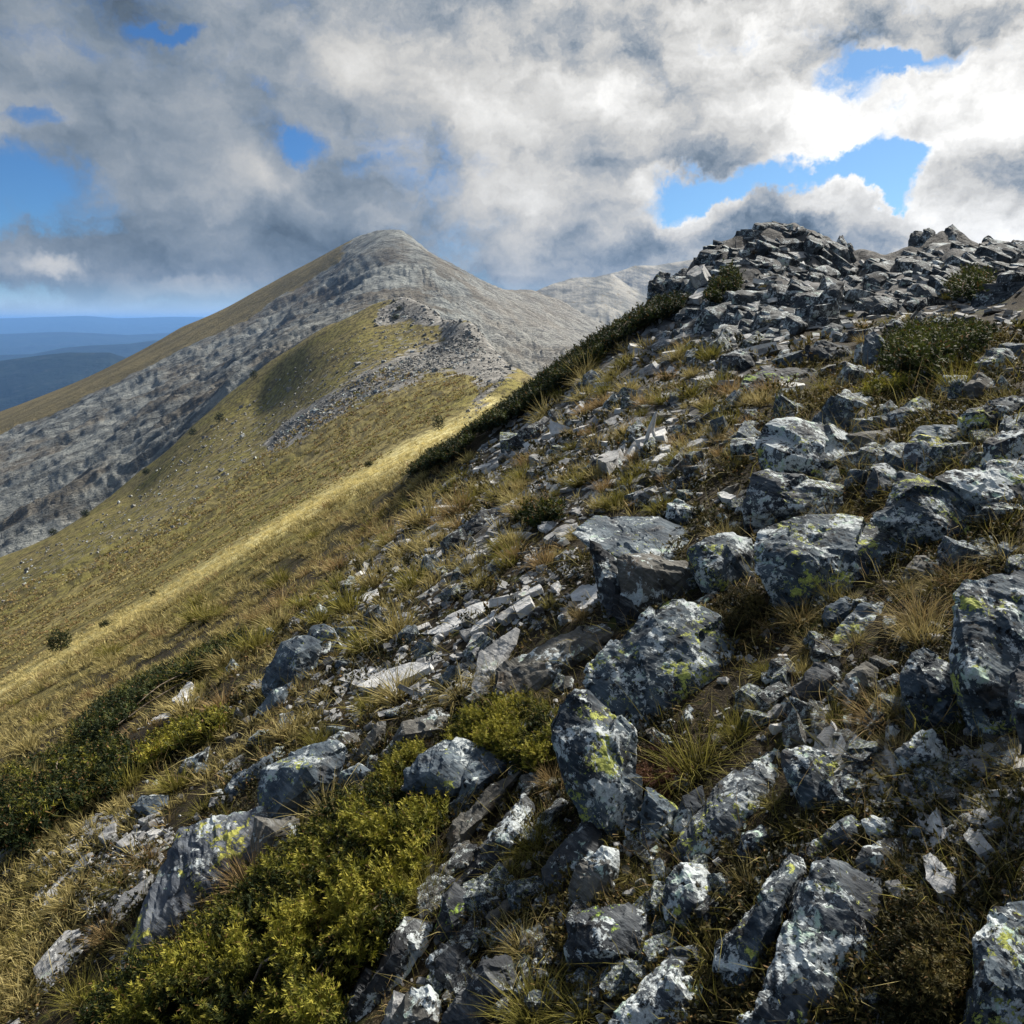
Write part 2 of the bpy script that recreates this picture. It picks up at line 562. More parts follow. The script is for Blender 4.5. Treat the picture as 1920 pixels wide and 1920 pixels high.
# ------------------------------------------------------------------ terrain materials
def mat_ground():
    m, T = material('ground_cover')
    a = T.new('ShaderNodeAttribute', attribute_name='cover')
    sep = T.new('ShaderNodeSeparateColor')
    T.put(sep.inputs[0], a.outputs['Color'])
    grass, scree, straw = sep.outputs[0], sep.outputs[1], sep.outputs[2]  # third channel: sunlight of the strip, painted over the turf
    P = T.new('ShaderNodeTexCoord').outputs['Object']
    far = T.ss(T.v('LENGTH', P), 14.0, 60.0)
    # soil with litter close by
    n1 = T.noise(P, 3.0, 6, 0.6)
    n2 = T.noise(P, 28.0, 5, 0.6)
    n3 = T.noise(P, 110.0, 3, 0.6)
    soil = T.mix(T.ss(n1, 0.35, 0.65), (0.010, 0.008, 0.005), (0.022, 0.017, 0.010))
    soil = T.mix(T.ss(n2, 0.52, 0.66), soil, (0.052, 0.041, 0.025))
    soil = T.mix(T.ss(n3, 0.58, 0.70), soil, (0.095, 0.085, 0.064))
    soil = T.mix(T.ss(T.noise(P, 5.0, 6, 0.65), 0.56, 0.66), soil, (0.040, 0.046, 0.012))
    # turf on the slopes: rows of bleached and olive grass
    stretch = T.v('MULTIPLY', P, (1.0, 0.55, 1.0))
    g1 = T.noise(stretch, T.lin(T.ss(T.v('LENGTH', P), 60.0, 220.0), 0, 1, 1.3, 0.62), 5, 0.62)
    g2 = T.noise(P, 0.05, 6, 0.55)
    g3 = T.noise(stretch, 5.5, 3, 0.6)
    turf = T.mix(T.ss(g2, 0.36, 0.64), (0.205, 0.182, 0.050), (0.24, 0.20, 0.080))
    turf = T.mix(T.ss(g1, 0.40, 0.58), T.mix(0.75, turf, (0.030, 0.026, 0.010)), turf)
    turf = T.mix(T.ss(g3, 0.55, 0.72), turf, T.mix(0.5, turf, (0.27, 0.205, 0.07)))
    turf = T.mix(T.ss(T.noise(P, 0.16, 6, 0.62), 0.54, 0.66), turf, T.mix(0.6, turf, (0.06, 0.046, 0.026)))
    turf = T.mix(T.m('MULTIPLY', straw, 0.85), turf, T.mix(T.ss(g1, 0.36, 0.6), (0.60, 0.49, 0.17), (0.95, 0.84, 0.42)))  # sunlit strip painted in as bright yellow over the turf colour
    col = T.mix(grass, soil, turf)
    # broken stone
    s1 = T.vor(T.v('MULTIPLY', P, (1.0, 1.0, 1.0)), T.lin(far, 0, 1, 7.0, 0.55), 'F1', 'Color')
    s2 = T.noise(P, 0.3, 8, 0.7)
    sv = T.new('ShaderNodeSeparateColor')
    T.put(sv.inputs[0], s1)
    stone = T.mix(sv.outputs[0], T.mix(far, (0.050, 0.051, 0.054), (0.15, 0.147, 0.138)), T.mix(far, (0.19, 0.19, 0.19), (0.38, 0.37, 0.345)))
    stone = T.mix(T.ss(s2, 0.42, 0.62), T.mix(0.5, stone, (0.055, 0.052, 0.048)), stone)
    brk = T.noise(P, T.lin(far, 0, 1, 2.5, 0.35), 7, 0.68)
    sm = T.ss(T.m('ADD', scree, T.m('MULTIPLY', T.m('SUBTRACT', brk, 0.5), 1.5)), 0.40, 0.60)
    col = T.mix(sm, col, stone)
    h = T.m('ADD', T.m('MULTIPLY', n2, 0.6), T.m('MULTIPLY', n3, 0.3))
    nb = T.bump(h, 0.8, 0.02)
    hf = T.m('ADD', T.m('MULTIPLY', g1, 0.5), T.m('ADD', T.m('MULTIPLY', brk, 1.2), T.m('MULTIPLY', g3, 0.3)))
    nf = T.bump(hf, 1.0, 0.6, nb)
    mixn = T.new('ShaderNodeMix', data_type='VECTOR')
    T.put(mixn.inputs[0], T.ss(T.v('LENGTH', P), 9.0, 30.0))
    T.put(mixn.inputs[4], nb)
    T.put(mixn.inputs[5], nf)
    finish(T, col, 0.95, mixn.outputs[1], 0.12)
    return m


def mat_mountain():
    m, T = material('mountain_rock')
    a = T.new('ShaderNodeAttribute', attribute_name='cover')
    sep = T.new('ShaderNodeSeparateColor')
    T.put(sep.inputs[0], a.outputs['Color'])
    grass, pale, relief = sep.outputs[0], sep.outputs[1], sep.outputs[2]
    P = T.new('ShaderNodeTexCoord').outputs['Object']
    rot = T.new('ShaderNodeVectorRotate', rotation_type='Z_AXIS')
    T.put(rot.inputs['Vector'], P)
    rot.inputs['Angle'].default_value = math.radians(-40)
    S = T.v('MULTIPLY', rot.outputs[0], (0.18, 1.0, 0.5))
    n0 = T.noise(P, 0.012, 7, 0.62)
    n1 = T.noise(S, 0.055, 9, 0.68)
    n2 = T.noise(S, 0.22, 6, 0.7)
    n3 = T.noise(P, 0.6, 4, 0.7)
    rock = T.mix(T.ss(n1, 0.38, 0.64), (0.13, 0.138, 0.136), (0.38, 0.40, 0.385))
    rock = T.mix(T.ss(n2, 0.46, 0.62), rock, T.mix(0.6, rock, (0.40, 0.415, 0.39)))
    rock = T.mix(T.ss(n3, 0.58, 0.70), rock, T.mix(0.55, rock, (0.05, 0.052, 0.052)))
    rock = T.mix(T.ss(n0, 0.47, 0.60), rock, T.mix(0.6, rock, (0.18, 0.145, 0.098)))
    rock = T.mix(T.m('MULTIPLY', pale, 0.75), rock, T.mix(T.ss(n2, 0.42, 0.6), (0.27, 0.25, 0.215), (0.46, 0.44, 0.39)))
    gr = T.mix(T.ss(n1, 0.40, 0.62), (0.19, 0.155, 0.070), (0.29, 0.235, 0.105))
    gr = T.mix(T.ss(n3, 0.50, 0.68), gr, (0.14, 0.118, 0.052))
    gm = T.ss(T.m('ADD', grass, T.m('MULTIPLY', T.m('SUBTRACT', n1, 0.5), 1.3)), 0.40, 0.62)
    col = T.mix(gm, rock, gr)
    h = T.m('ADD', T.m('MULTIPLY', n1, 3.0), T.m('ADD', T.m('MULTIPLY', n2, 1.8), T.m('MULTIPLY', n3, 0.8)))
    finish(T, col, 0.95, T.bump(h, 1.0, 4.0), 0.1)
    return m


def mat_plain(name, c0, c1, scale, c2=None):
    m, T = material(name)
    P = T.new('ShaderNodeTexCoord').outputs['Object']
    n = T.noise(P, scale, 8, 0.62)
    col = T.mix(T.ss(n, 0.40, 0.62), c0, c1)
    if c2:
        col = T.mix(T.ss(T.noise(P, scale * 5, 6, 0.6), 0.56, 0.68), col, c2)
    finish(T, col, 0.95, T.bump(n, 0.6, 0.25 / scale), 0.1)
    return m


# ------------------------------------------------------------------ ground sheet
fi = np.linspace(-0.74, 0.74, 560)
fo = np.linspace(0.74, 2 * math.pi - 0.74, 84)[1:-1]
phis = np.concatenate([fi, fo, [2 * math.pi - 0.74]])
lr = np.concatenate([np.linspace(math.log(0.25), math.log(1.0), 18)[:-1], np.linspace(math.log(1.0), math.log(455), 345)])
PH, LR = np.meshgrid(phis, lr, indexing='ij')
X = np.exp(LR) * np.sin(PH)
Y = np.exp(LR) * np.cos(PH)
Z = ground_z(X, Y)
V = np.stack([X, Y, Z], -1).reshape(-1, 3)
F = grid_faces(*X.shape)[:, ::-1]
q = proj(V)
R = np.hypot(V[:, 0], V[:, 1])
front = V[:, 1] > 0.2
wob = np.stack([fbm(V / 14, 4, 0.55, 31), fbm(V / 14, 4, 0.55, 47)], -1) * 26
qw = q + wob * sstep(R, 40, 100)[:, None]
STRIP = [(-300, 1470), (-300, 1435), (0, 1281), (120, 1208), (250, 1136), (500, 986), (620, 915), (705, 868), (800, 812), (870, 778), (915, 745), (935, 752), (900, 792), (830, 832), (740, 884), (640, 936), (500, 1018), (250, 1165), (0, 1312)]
SCREE = [(500, 842), (535, 795), (590, 765), (680, 705), (780, 668), (880, 622), (905, 660), (880, 690), (800, 700), (700, 742), (600, 800), (540, 830)]
KNOB = [(828, 600), (850, 590), (905, 600), (960, 685), (968, 700), (900, 700), (860, 690), (835, 640)]
TOP = [(725, 560), (755, 545), (800, 562), (840, 602), (800, 604), (760, 596), (740, 600), (700, 606)]
PATH = [(905, 690), (960, 690), (950, 720), (925, 740), (905, 770), (880, 790), (870, 785), (895, 745), (890, 715), (880, 700)]
STONY = [(-300, 1180), (0, 1075), (180, 975), (340, 850), (480, 730), (640, 640), (740, 585), (830, 610), (890, 700), (640, 780), (540, 855), (350, 985), (160, 1075), (0, 1140), (-200, 1230)]


def cov(poly, soft, p=None):
    return sstep(poly_dist(qw if p is None else p, poly), -soft, soft) * front


straw = cov(STRIP, 15, q + wob * 0.30) * sstep(R, 14, 26) * (0.62 + 0.38 * sstep(q[:, 0], 0, 650)) * np.clip(0.85 + 0.7 * fbm(V / 5.0, 3, 0.5, 19), 0.2, 1)  # straw grass of the strip, with its sunlight painted into the colour
far = sstep(R, 14, 26)
grass = np.clip(far * 1.0 + 0.0 * R, 0, 1)
scree = np.clip(cov(SCREE, 18) * 0.95 + cov(KNOB, 14) * 0.9 + cov(TOP, 14) * 0.85 + cov(PATH, 10) * 0.62 + cov(STONY, 40) * 0.36, 0, 1) * sstep(R, 60, 80)
scree = np.maximum(scree, outcrop_mask(V[:, 0], V[:, 1]) * 1.3)
NEARSCREE = [(640, 1010), (900, 860), (1000, 740), (1100, 640), (1250, 560), (1450, 600), (1420, 760), (1250, 900), (1000, 1000), (800, 1090), (600, 1090)]
scree = np.maximum(scree, cov(NEARSCREE, 60, q) * (1 - sstep(R, 20, 26)) * 0.62)
grass = grass * (1 - outcrop_mask(V[:, 0], V[:, 1]))
me = mesh_np('ground', V, F)
attr(me, 'cover', np.stack([grass, scree, straw], -1))  # grass, stone, and the painted sunlight of the strip
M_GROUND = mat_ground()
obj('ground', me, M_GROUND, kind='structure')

# ------------------------------------------------------------------ the grey mountain behind the spur
MTN = [
    (-500, 985, 980), (-200, 862, 990), (0, 772, 1000), (100, 735, 1010), (230, 675, 1020), (340, 612, 1030), (480, 545, 1040), (540, 512, 1040), (600, 481, 1040), (650, 454, 1035),
    (690, 438, 1030), (715, 431, 1022), (740, 431, 1020), (770, 442, 1020), (800, 466, 1040), (830, 489, 1060), (865, 502, 1090), (900, 526, 1120), (940, 541, 1180),
    (1000, 540, 1300), (1040, 555, 1400), (1100, 600, 1500), (1180, 640, 1500),
    (0, 900, 640), (0, 1000, 480), (0, 1080, 400), (-300, 1000, 600), (-300, 1150, 420), (-300, 1250, 380), (200, 800, 700), (200, 950, 430), (350, 700, 800), (350, 820, 460), (350, 870, 400),
    (480, 640, 850), (480, 720, 480), (600, 560, 900), (620, 630, 480), (700, 520, 880), (640, 720, 400), (720, 600, 500), (760, 560, 620), (760, 500, 920), (800, 560, 800),
    (830, 620, 500), (840, 700, 400), (900, 600, 900), (930, 680, 600), (970, 620, 950), (980, 700, 700), (980, 760, 480), (1050, 640, 1000), (1050, 700, 700), (1060, 580, 1350), (1100, 640, 1200), (1150, 680, 1100),
]
for px, py, t in MTN[:22]:
    MTN.append((px, py + 130, t * 1.35))
MF = Field(MTN, [], 0.3, 375, 2000, -0.95, 0.35, 1.6, 2, 0.6, 420)
PH, LR = np.meshgrid(np.linspace(-0.66, 0.16, 490), np.linspace(math.log(380), math.log(1500), 236), indexing='ij')
X = np.exp(LR) * np.sin(PH)
Y = np.exp(LR) * np.cos(PH)
Z = MF.z(X, Y)
V = np.stack([X, Y, Z], -1).reshape(-1, 3)
q = proj(V)
ca, sa = math.cos(math.radians(-40)), math.sin(math.radians(-40))
al = V[:, 0] * ca - V[:, 1] * sa
ac = V[:, 0] * sa + V[:, 1] * ca
S2 = np.stack([al / 230, ac / 46, V[:, 2] / 150], -1)
CREST = np.array([(-600, 1030), (0, 772), (100, 735), (230, 675), (340, 612), (480, 545), (600, 481), (690, 438), (730, 430)])
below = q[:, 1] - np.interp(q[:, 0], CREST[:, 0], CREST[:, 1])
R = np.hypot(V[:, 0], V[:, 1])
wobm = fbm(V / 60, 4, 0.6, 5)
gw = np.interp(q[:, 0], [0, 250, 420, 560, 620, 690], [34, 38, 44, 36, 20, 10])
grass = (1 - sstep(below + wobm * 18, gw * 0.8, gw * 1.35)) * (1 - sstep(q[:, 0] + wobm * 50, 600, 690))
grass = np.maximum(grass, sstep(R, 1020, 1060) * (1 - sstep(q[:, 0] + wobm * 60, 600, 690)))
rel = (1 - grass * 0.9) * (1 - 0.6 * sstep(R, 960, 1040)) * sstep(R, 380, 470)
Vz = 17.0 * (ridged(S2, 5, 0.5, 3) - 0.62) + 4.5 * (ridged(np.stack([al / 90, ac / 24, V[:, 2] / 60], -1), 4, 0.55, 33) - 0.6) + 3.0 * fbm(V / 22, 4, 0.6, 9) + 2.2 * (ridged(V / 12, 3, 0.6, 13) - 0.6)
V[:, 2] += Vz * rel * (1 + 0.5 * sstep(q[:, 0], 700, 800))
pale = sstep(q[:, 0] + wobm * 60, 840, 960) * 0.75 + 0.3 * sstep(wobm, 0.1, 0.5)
brown = np.clip(0.40 * sstep(fbm(S2 * 1.3, 4, 0.6, 77), 0.0, 0.35), 0, 1)
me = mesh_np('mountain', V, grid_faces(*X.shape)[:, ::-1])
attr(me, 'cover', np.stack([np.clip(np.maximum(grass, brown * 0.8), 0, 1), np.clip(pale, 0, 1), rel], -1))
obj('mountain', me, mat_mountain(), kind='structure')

# ------------------------------------------------------------------ hazy ridges further back
def crest_sheet(name, crest, depth, drop, mat, rough, n=260, m=46, kind='structure', ahead=0.35):
    """a long hill: crest line given as (px, py, t), flanks falling towards and away from the eye"""
    C = np.array([EYE + ray(a, b) * t for a, b, t in crest])
    s = np.linspace(0, len(C) - 1, n)
    k = np.arange(len(C))
    L = np.stack([np.interp(s, k, C[:, j]) for j in range(3)], -1)
    w = np.linspace(-1, ahead, m)
    d = L[:, :2] / np.linalg.norm(L[:, :2], axis=1, keepdims=True)
    P = np.zeros((n, m, 3))
    P[:, :, :2] = L[:, None, :2] + d[:, None] * (w * depth)[None, :, None]
    fall = np.abs(w) ** 0.9
    P[:, :, 2] = L[:, None, 2] - drop * fall[None]
    nz = fbm(np.stack([P[..., 0], P[..., 1]], -1) / (depth * 0.16), 5, 0.55, 3) * rough * (0.05 + 1.0 * np.abs(w)[None])
    rg = (ridged(np.stack([P[..., 0] / (depth * .30), P[..., 1] / (depth * .24)], -1), 5, 0.5, 8) - 0.6) * rough * 1.2 * np.clip(np.abs(w)[None] * 3, 0, 1)
    P[:, :, 2] += nz + rg + 0.05 * rough * fbm(np.stack([s * 0.9, s * 0], -1), 4, 0.6, 5)[:, None]
    o = obj(name, mesh_np(name, P.reshape(-1, 3), grid_faces(n, m)[:, ::-1]), mat, kind=kind)
    return o


M_RIDGE = mat_plain('distant_alpine_slope', (0.14, 0.14, 0.12), (0.34, 0.32, 0.27), 0.012, (0.20, 0.17, 0.11))
M_FOREST = mat_plain('distant_forest', (0.005, 0.011, 0.011), (0.010, 0.019, 0.016), 0.004, (0.022, 0.028, 0.026))
crest_sheet('rear_ridge_hill', [(880, 590, 2500), (1000, 543, 2600), (1040, 527, 2650), (1075, 517, 2700), (1120, 515, 2700), (1150, 512, 2750), (1200, 545, 2700), (1260, 580, 2650), (1330, 640, 2600)], 1500, 520, M_RIDGE, 90)
crest_sheet('cloud_ridge_hill', [(1000, 560, 3500), (1100, 520, 3500), (1160, 505, 3500), (1190, 494, 3550), (1230, 493, 3600), (1300, 484, 3650), (1400, 480, 3700), (1600, 540, 3700)], 1600, 620, M_RIDGE, 100)
crest_sheet('blue_forest_hill', [(-900, 720, 5200), (-500, 690, 5000), (-200, 690, 4900), (0, 676, 4900), (70, 667, 4900), (130, 661, 4900), (205, 661, 4900), (235, 670, 4900), (330, 690, 5000), (600, 760, 5200)], 2600, 520, M_FOREST, 60, ahead=0.5)
crest_sheet('pale_forest_hill', [(-400, 670, 8600), (-100, 668, 8600), (60, 664, 8500), (120, 652, 8500), (165, 648, 8500), (240, 645, 8500), (290, 638, 8600), (380, 640, 8600), (700, 660, 9000)], 2500, 360, M_FOREST, 45, ahead=0.5)
crest_sheet('horizon_hill', [(-900, 604, 24000), (-300, 598, 24000), (0, 597, 24000), (90, 594, 24000), (160, 592, 24000), (220, 597, 24000), (320, 594, 24000), (500, 596, 24000), (900, 600, 24000), (1500, 604, 24000)], 6000, 560, M_FOREST, 150, ahead=0.5)
crest_sheet('valley_hill', [(-900, 640, 15000), (-200, 634, 14500), (0, 626, 14000), (120, 622, 14000), (240, 628, 14000), (400, 620, 14500), (900, 640, 15000)], 5000, 480, M_FOREST, 130, ahead=0.5)

# valley floor, one sheet to the horizon
g = np.linspace(-1, 1, 61)
g = np.sign(g) * np.abs(g) ** 2.2 * 60000
GX, GY = np.meshgrid(g, g, indexing='ij')
GZ = -820 + 60 * fbm(np.stack([GX, GY], -1) / 5000, 4, 0.5, 3)
obj('valley_ground', mesh_np('valley_ground', np.stack([GX, GY, GZ], -1).reshape(-1, 3), grid_faces(61, 61)[:, ::-1]),
    mat_plain('valley_fields', (0.030, 0.045, 0.022), (0.075, 0.075, 0.045), 0.0012, (0.13, 0.12, 0.085)), kind='structure')

# ------------------------------------------------------------------ rock materials
def mat_rock(name, dark, light, white, yellow, black, scale=1.0, wcol=(0.50, 0.55, 0.57), ycol=(0.40, 0.44, 0.11), streak=0.5, rust=0.25, green=0.0):
    """schist with crusts of lichen; white, yellow, black: how much of the face they cover"""
    m, T = material(name)
    P = T.new('ShaderNodeTexCoord').outputs['Object']
    oi = T.new('ShaderNodeObjectInfo')
    cmb = T.new('ShaderNodeCombineXYZ')
    rnd = oi.outputs['Random']
    T.put(cmb.inputs[0], T.m('MULTIPLY', rnd, 37.0))
    T.put(cmb.inputs[1], T.m('MULTIPLY', rnd, 91.0))
    T.put(cmb.inputs[2], T.m('MULTIPLY', rnd, 53.0))
    P = T.v('ADD', P, cmb.outputs[0])
    s = scale
    rot = T.new('ShaderNodeVectorRotate', rotation_type='EULER_XYZ')
    T.put(rot.inputs['Vector'], P)
    rot.inputs['Rotation'].default_value = (0.5, -0.6, 0.3)
    L = T.v('MULTIPLY', rot.outputs[0], (1.0, 1.0, 6.0))
    n0 = T.noise(P, 4.5 * s, 6, 0.6)
    nl = T.noise(L, 7.0 * s, 7, 0.62)
    nf = T.noise(P, 70.0 * s, 4, 0.65)
    base = T.mix(T.ss(n0, 0.36, 0.66), dark, light)
    base = T.mix(T.m('MULTIPLY', T.ss(nl, 0.50, 0.66), streak), base, T.mix(0.55, base, (0.33, 0.35, 0.36)))
    base = T.mix(T.m('MULTIPLY', T.ss(nl, 0.46, 0.34), streak), base, T.mix(0.6, base, (0.018, 0.019, 0.022)))
    base = T.mix(T.m('MULTIPLY', T.ss(T.noise(P, 6.0 * s, 6, 0.6), 0.56, 0.70), rust), base, (0.14, 0.10, 0.065))
    base = T.mix(T.ss(nf, 0.40, 0.62, 0.0, 0.35), base, T.mix(0.5, base, (0.02, 0.02, 0.022)))
    h = T.m('ADD', T.m('MULTIPLY', nl, 0.8), T.m('MULTIPLY', nf, 0.25))
    wsep = T.v('ADD', P, T.v('SCALE', T.v('SUBTRACT', T.noise(P, 22.0 * s, 3, 0.6, color=True), (0.5, 0.5, 0.5)), s=0.05 / s))
    col = base
    if white > 0:
        a = T.noise(P, 4.2 * s, 3, 0.55)
        b = T.noise(wsep, 24.0 * s, 7, 0.72)
        f = T.m('ADD', T.m('MULTIPLY', T.m('SUBTRACT', a, 0.5), 1.7), T.m('MULTIPLY', T.m('SUBTRACT', b, 0.5), 1.8))
        th = 0.26 - 0.52 * white
        wm = T.ss(f, th - 0.015, th + 0.045)
        wc = T.mix(T.ss(T.noise(P, 95.0 * s, 3, 0.7), 0.36, 0.62), tuple(c * 0.62 for c in wcol), wcol)
        wc = T.mix(T.ss(T.noise(P, 9.0 * s, 4, 0.6), 0.54, 0.66), wc, tuple(np.array(wcol) * (0.72, 0.86, 0.70)))
        col = T.mix(wm, col, wc)
        h = T.m('ADD', h, T.m('MULTIPLY', wm, 0.16))
    if black > 0:
        vd = T.m('ADD', T.vor(wsep, 17.0 * s), T.m('MULTIPLY', T.m('SUBTRACT', T.noise(P, 60.0 * s, 4, 0.7), 0.5), 0.9))
        vm = T.noise(P, 6.5 * s, 5, 0.65)
        bm = T.m('MULTIPLY', T.ss(vd, 0.36, 0.27), T.ss(vm, 0.66 - 0.30 * black, 0.70 - 0.24 * black))
        col = T.mix(bm, col, (0.010, 0.011, 0.012))
        h = T.m('ADD', h, T.m('MULTIPLY', bm, 0.10))
    if yellow > 0:
        a = T.noise(T.v('ADD', P, (5.1, 2.2, 7.7)), 4.2 * s, 2, 0.5)
        b = T.noise(T.v('ADD', wsep, (3.1, 8.2, 1.7)), 26.0 * s, 6, 0.72)
        f = T.m('ADD', T.m('MULTIPLY', T.m('SUBTRACT', a, 0.5), 1.1), T.m('MULTIPLY', T.m('SUBTRACT', b, 0.5), 1.5))
        th = 0.46 - 0.5 * yellow
        ym = T.ss(f, th - 0.01, th + 0.03)
        yc = T.mix(T.ss(T.noise(P, 80.0 * s, 3, 0.7), 0.40, 0.60), tuple(c * 0.55 for c in ycol), ycol)
        col = T.mix(ym, col, yc)
        h = T.m('ADD', h, T.m('MULTIPLY', ym, 0.14))
    if green > 0:
        a = T.noise(T.v('ADD', P, (9.1, 1.2, 3.7)), 5.0 * s, 6, 0.66)
        gm = T.ss(a, 0.64 - 0.25 * green, 0.68 - 0.25 * green)
        col = T.mix(gm, col, T.mix(T.ss(nf, 0.4, 0.6), (0.055, 0.085, 0.018), (0.17, 0.23, 0.06)))
    finish(T, col, 0.88, T.bump(h, 0.85, 0.012 / s), 0.28)
    return m


ROCKM = {
    'L': mat_rock('white_lichen_schist', (0.015, 0.020, 0.028), (0.078, 0.096, 0.116), 0.45, 0.46, 0.55, 1.8),
    'M': mat_rock('speckled_lichen_schist', (0.013, 0.021, 0.031), (0.074, 0.102, 0.128), 0.29, 0.54, 0.62, 2.1),
    'B': mat_rock('blue_grey_schist', (0.032, 0.048, 0.068), (0.115, 0.15, 0.182), 0.14, 0.40, 0.25, 1.6),
    'D': mat_rock('dark_schist', (0.012, 0.014, 0.018), (0.052, 0.058, 0.066), 0.22, 0.08, 0.35, 1.2),
    'G': mat_rock('grey_brown_schist', (0.040, 0.039, 0.035), (0.14, 0.137, 0.125), 0.18, 0.08, 0.15, 1.1, rust=0.5),
    'Y': mat_rock('yellow_lichen_schist', (0.045, 0.056, 0.075), (0.15, 0.17, 0.20), 0.16, 0.62, 0.10, 1.1, ycol=(0.44, 0.44, 0.10)),
    'N': mat_rock('green_lichen_schist', (0.020, 0.024, 0.030), (0.065, 0.075, 0.088), 0.20, 0.62, 0.25, 1.0, ycol=(0.33, 0.46, 0.09)),
    'P': mat_rock('pale_slate', (0.46, 0.465, 0.47), (0.68, 0.685, 0.68), 0.10, 0.05, 0.04, 1.2, (0.56, 0.57, 0.56), streak=0.28, rust=0.25),
    'S': mat_rock('grey_slate', (0.17, 0.175, 0.18), (0.38, 0.385, 0.39), 0.12, 0.04, 0.06, 1.5, (0.48, 0.49, 0.49), streak=0.35, rust=0.3),
    'W': mat_rock('milky_quartz', (0.55, 0.54, 0.52), (0.72, 0.71, 0.69), 0.0, 0.0, 0.0, 2.0, streak=0.1, rust=0.2),
    # the outcrops: same rock, coarser figure for larger blocks
    'O': mat_rock('outcrop_schist', (0.014, 0.019, 0.024), (0.074, 0.086, 0.098), 0.22, 0.12, 0.30, 1.1),
    'Q': mat_rock('pale_outcrop_schist', (0.030, 0.037, 0.044), (0.13, 0.145, 0.155), 0.26, 0.12, 0.25, 1.1),
}


# ------------------------------------------------------------------ rock meshes
def refine(bm, L, it=7):
    for _ in range(it):
        es = [e for e in bm.edges if e.calc_length() > L * 1.35]
        if not es:
            break
        bmesh.ops.subdivide_edges(bm, edges=es, cuts=1, use_grid_fill=False)
        bmesh.ops.triangulate(bm, faces=[f for f in bm.faces if len(f.verts) > 3])
    bm.verts.ensure_lookup_table()


def bm_arrays(bm):
    bm.verts.index_update()
    V = np.array([v.co[:] for v in bm.verts])
    F = np.array([[v.index for v in f.verts] for f in bm.faces])
    return V, F


def laplace(V, F, it, lam=0.5):
    E = np.concatenate([F[:, [0, 1]], F[:, [1, 2]], F[:, [2, 0]]])
    deg = np.bincount(E.ravel(), minlength=len(V)).astype(float)[:, None]
    for _ in range(it):
        A = np.zeros_like(V)
        np.add.at(A, E[:, 0], V[E[:, 1]])
        np.add.at(A, E[:, 1], V[E[:, 0]])
        V = V + lam * (A / np.maximum(deg, 1) - V)
    return V


def vnormals(V, F):
    n = np.cross(V[F[:, 1]] - V[F[:, 0]], V[F[:, 2]] - V[F[:, 0]])
    N = np.zeros_like(V)
    for k in range(3):
        np.add.at(N, F[:, k], n)
    return N / np.maximum(np.linalg.norm(N, axis=1, keepdims=True), 1e-12)


FOLIA = np.array([0.55, -0.25, 0.80])


def weather(V, F, S, seed, amp=1.0, strata=1.0):
    """uneven, layered, chipped surface for a body of size S"""
    N = vnormals(V, F)
    r = np.random.default_rng(seed)
    nf = FOLIA + r.normal(0, 0.22, 3)
    nf /= np.linalg.norm(nf)
    p = V + r.uniform(-50, 50, 3) * S
    w = fbm(p * 1.6 / S, 3, 0.5, seed % 97)
    l = (p @ nf) / (S * 0.10) + 1.3 * w
    ly = np.tanh(5 * gnoise(np.stack([l, l * 0 + 0.5, l * 0 + 0.5], -1), seed % 89)) + 0.5 * np.tanh(5 * gnoise(np.stack([l * 2.7, l * 0 + 0.2, l * 0 + 0.9], -1), seed % 71))
    side = 1 - np.abs(N @ nf) ** 2
    # joint faces: every patch of the surface is its own slightly tilted, slightly raised facet
    K = 16
    sd = V[r.integers(0, len(V), K)]
    wv = V + 0.06 * S * np.stack([w, np.roll(w, 7), fbm(p * 4 / S, 2, 0.5, 9)], -1)
    near = np.argmin(((wv[:, None] - sd[None]) ** 2).sum(-1), 1)
    tl = r.normal(0, 0.085, (K, 3))
    fac = ((V - sd[near]) * tl[near]).sum(1) + S * r.normal(0, 0.011, K)[near]
    cr = sstep(ridged(p * 1.1 / S + 0.4 * w[:, None], 2, 0.5, seed % 61), 0.80, 0.97)
    d = np.clip(amp, 0, 1) * np.clip(fac, -0.05 * S, 0.05 * S) + amp * S * (0.026 * w + 0.024 * fbm(p * 5 / S, 3, 0.55, seed % 53) + 0.012 * fbm(p * 16 / S, 2, 0.5, seed % 43)) \
        + strata * S * 0.012 * ly * side - amp * S * 0.035 * cr
    return V + N * d[:, None]


def hull_bm(pts):
    bm = bmesh.new()
    for p in pts:
        bm.verts.new(p)
    bmesh.ops.remove_doubles(bm, verts=bm.verts, dist=1e-4)
    r = bmesh.ops.convex_hull(bm, input=bm.verts)
    bad = [g for g in r['geom_interior'] if isinstance(g, bmesh.types.BMVert)]
    if bad:
        bmesh.ops.delete(bm, geom=bad, context='VERTS')
    loose = [v for v in bm.verts if not v.link_faces]
    if loose:
        bmesh.ops.delete(bm, geom=loose, context='VERTS')
    bmesh.ops.triangulate(bm, faces=bm.faces)
    bmesh.ops.recalc_face_normals(bm, faces=bm.faces)
    return bm


HITS = {}


def base_px(q):
    y1, y0 = q[:, 1].max(), q[:, 1].min()
    low = q[q[:, 1] > y1 - 0.22 * (y1 - y0)]
    return float(np.clip(low[:, 0].mean(), -60, 1980)), float(y1)


def prehit(pix):
    pix = sorted(set(pix))
    P, t = ground_hit([a for a, b in pix], [b for a, b in pix])
    for k, p, h in zip(pix, P, t):
        HITS[k] = (p, float(h) if np.isfinite(h) else 18.0)


LAND = []       # (short reference, px, py) of landmarks for the labels of small things


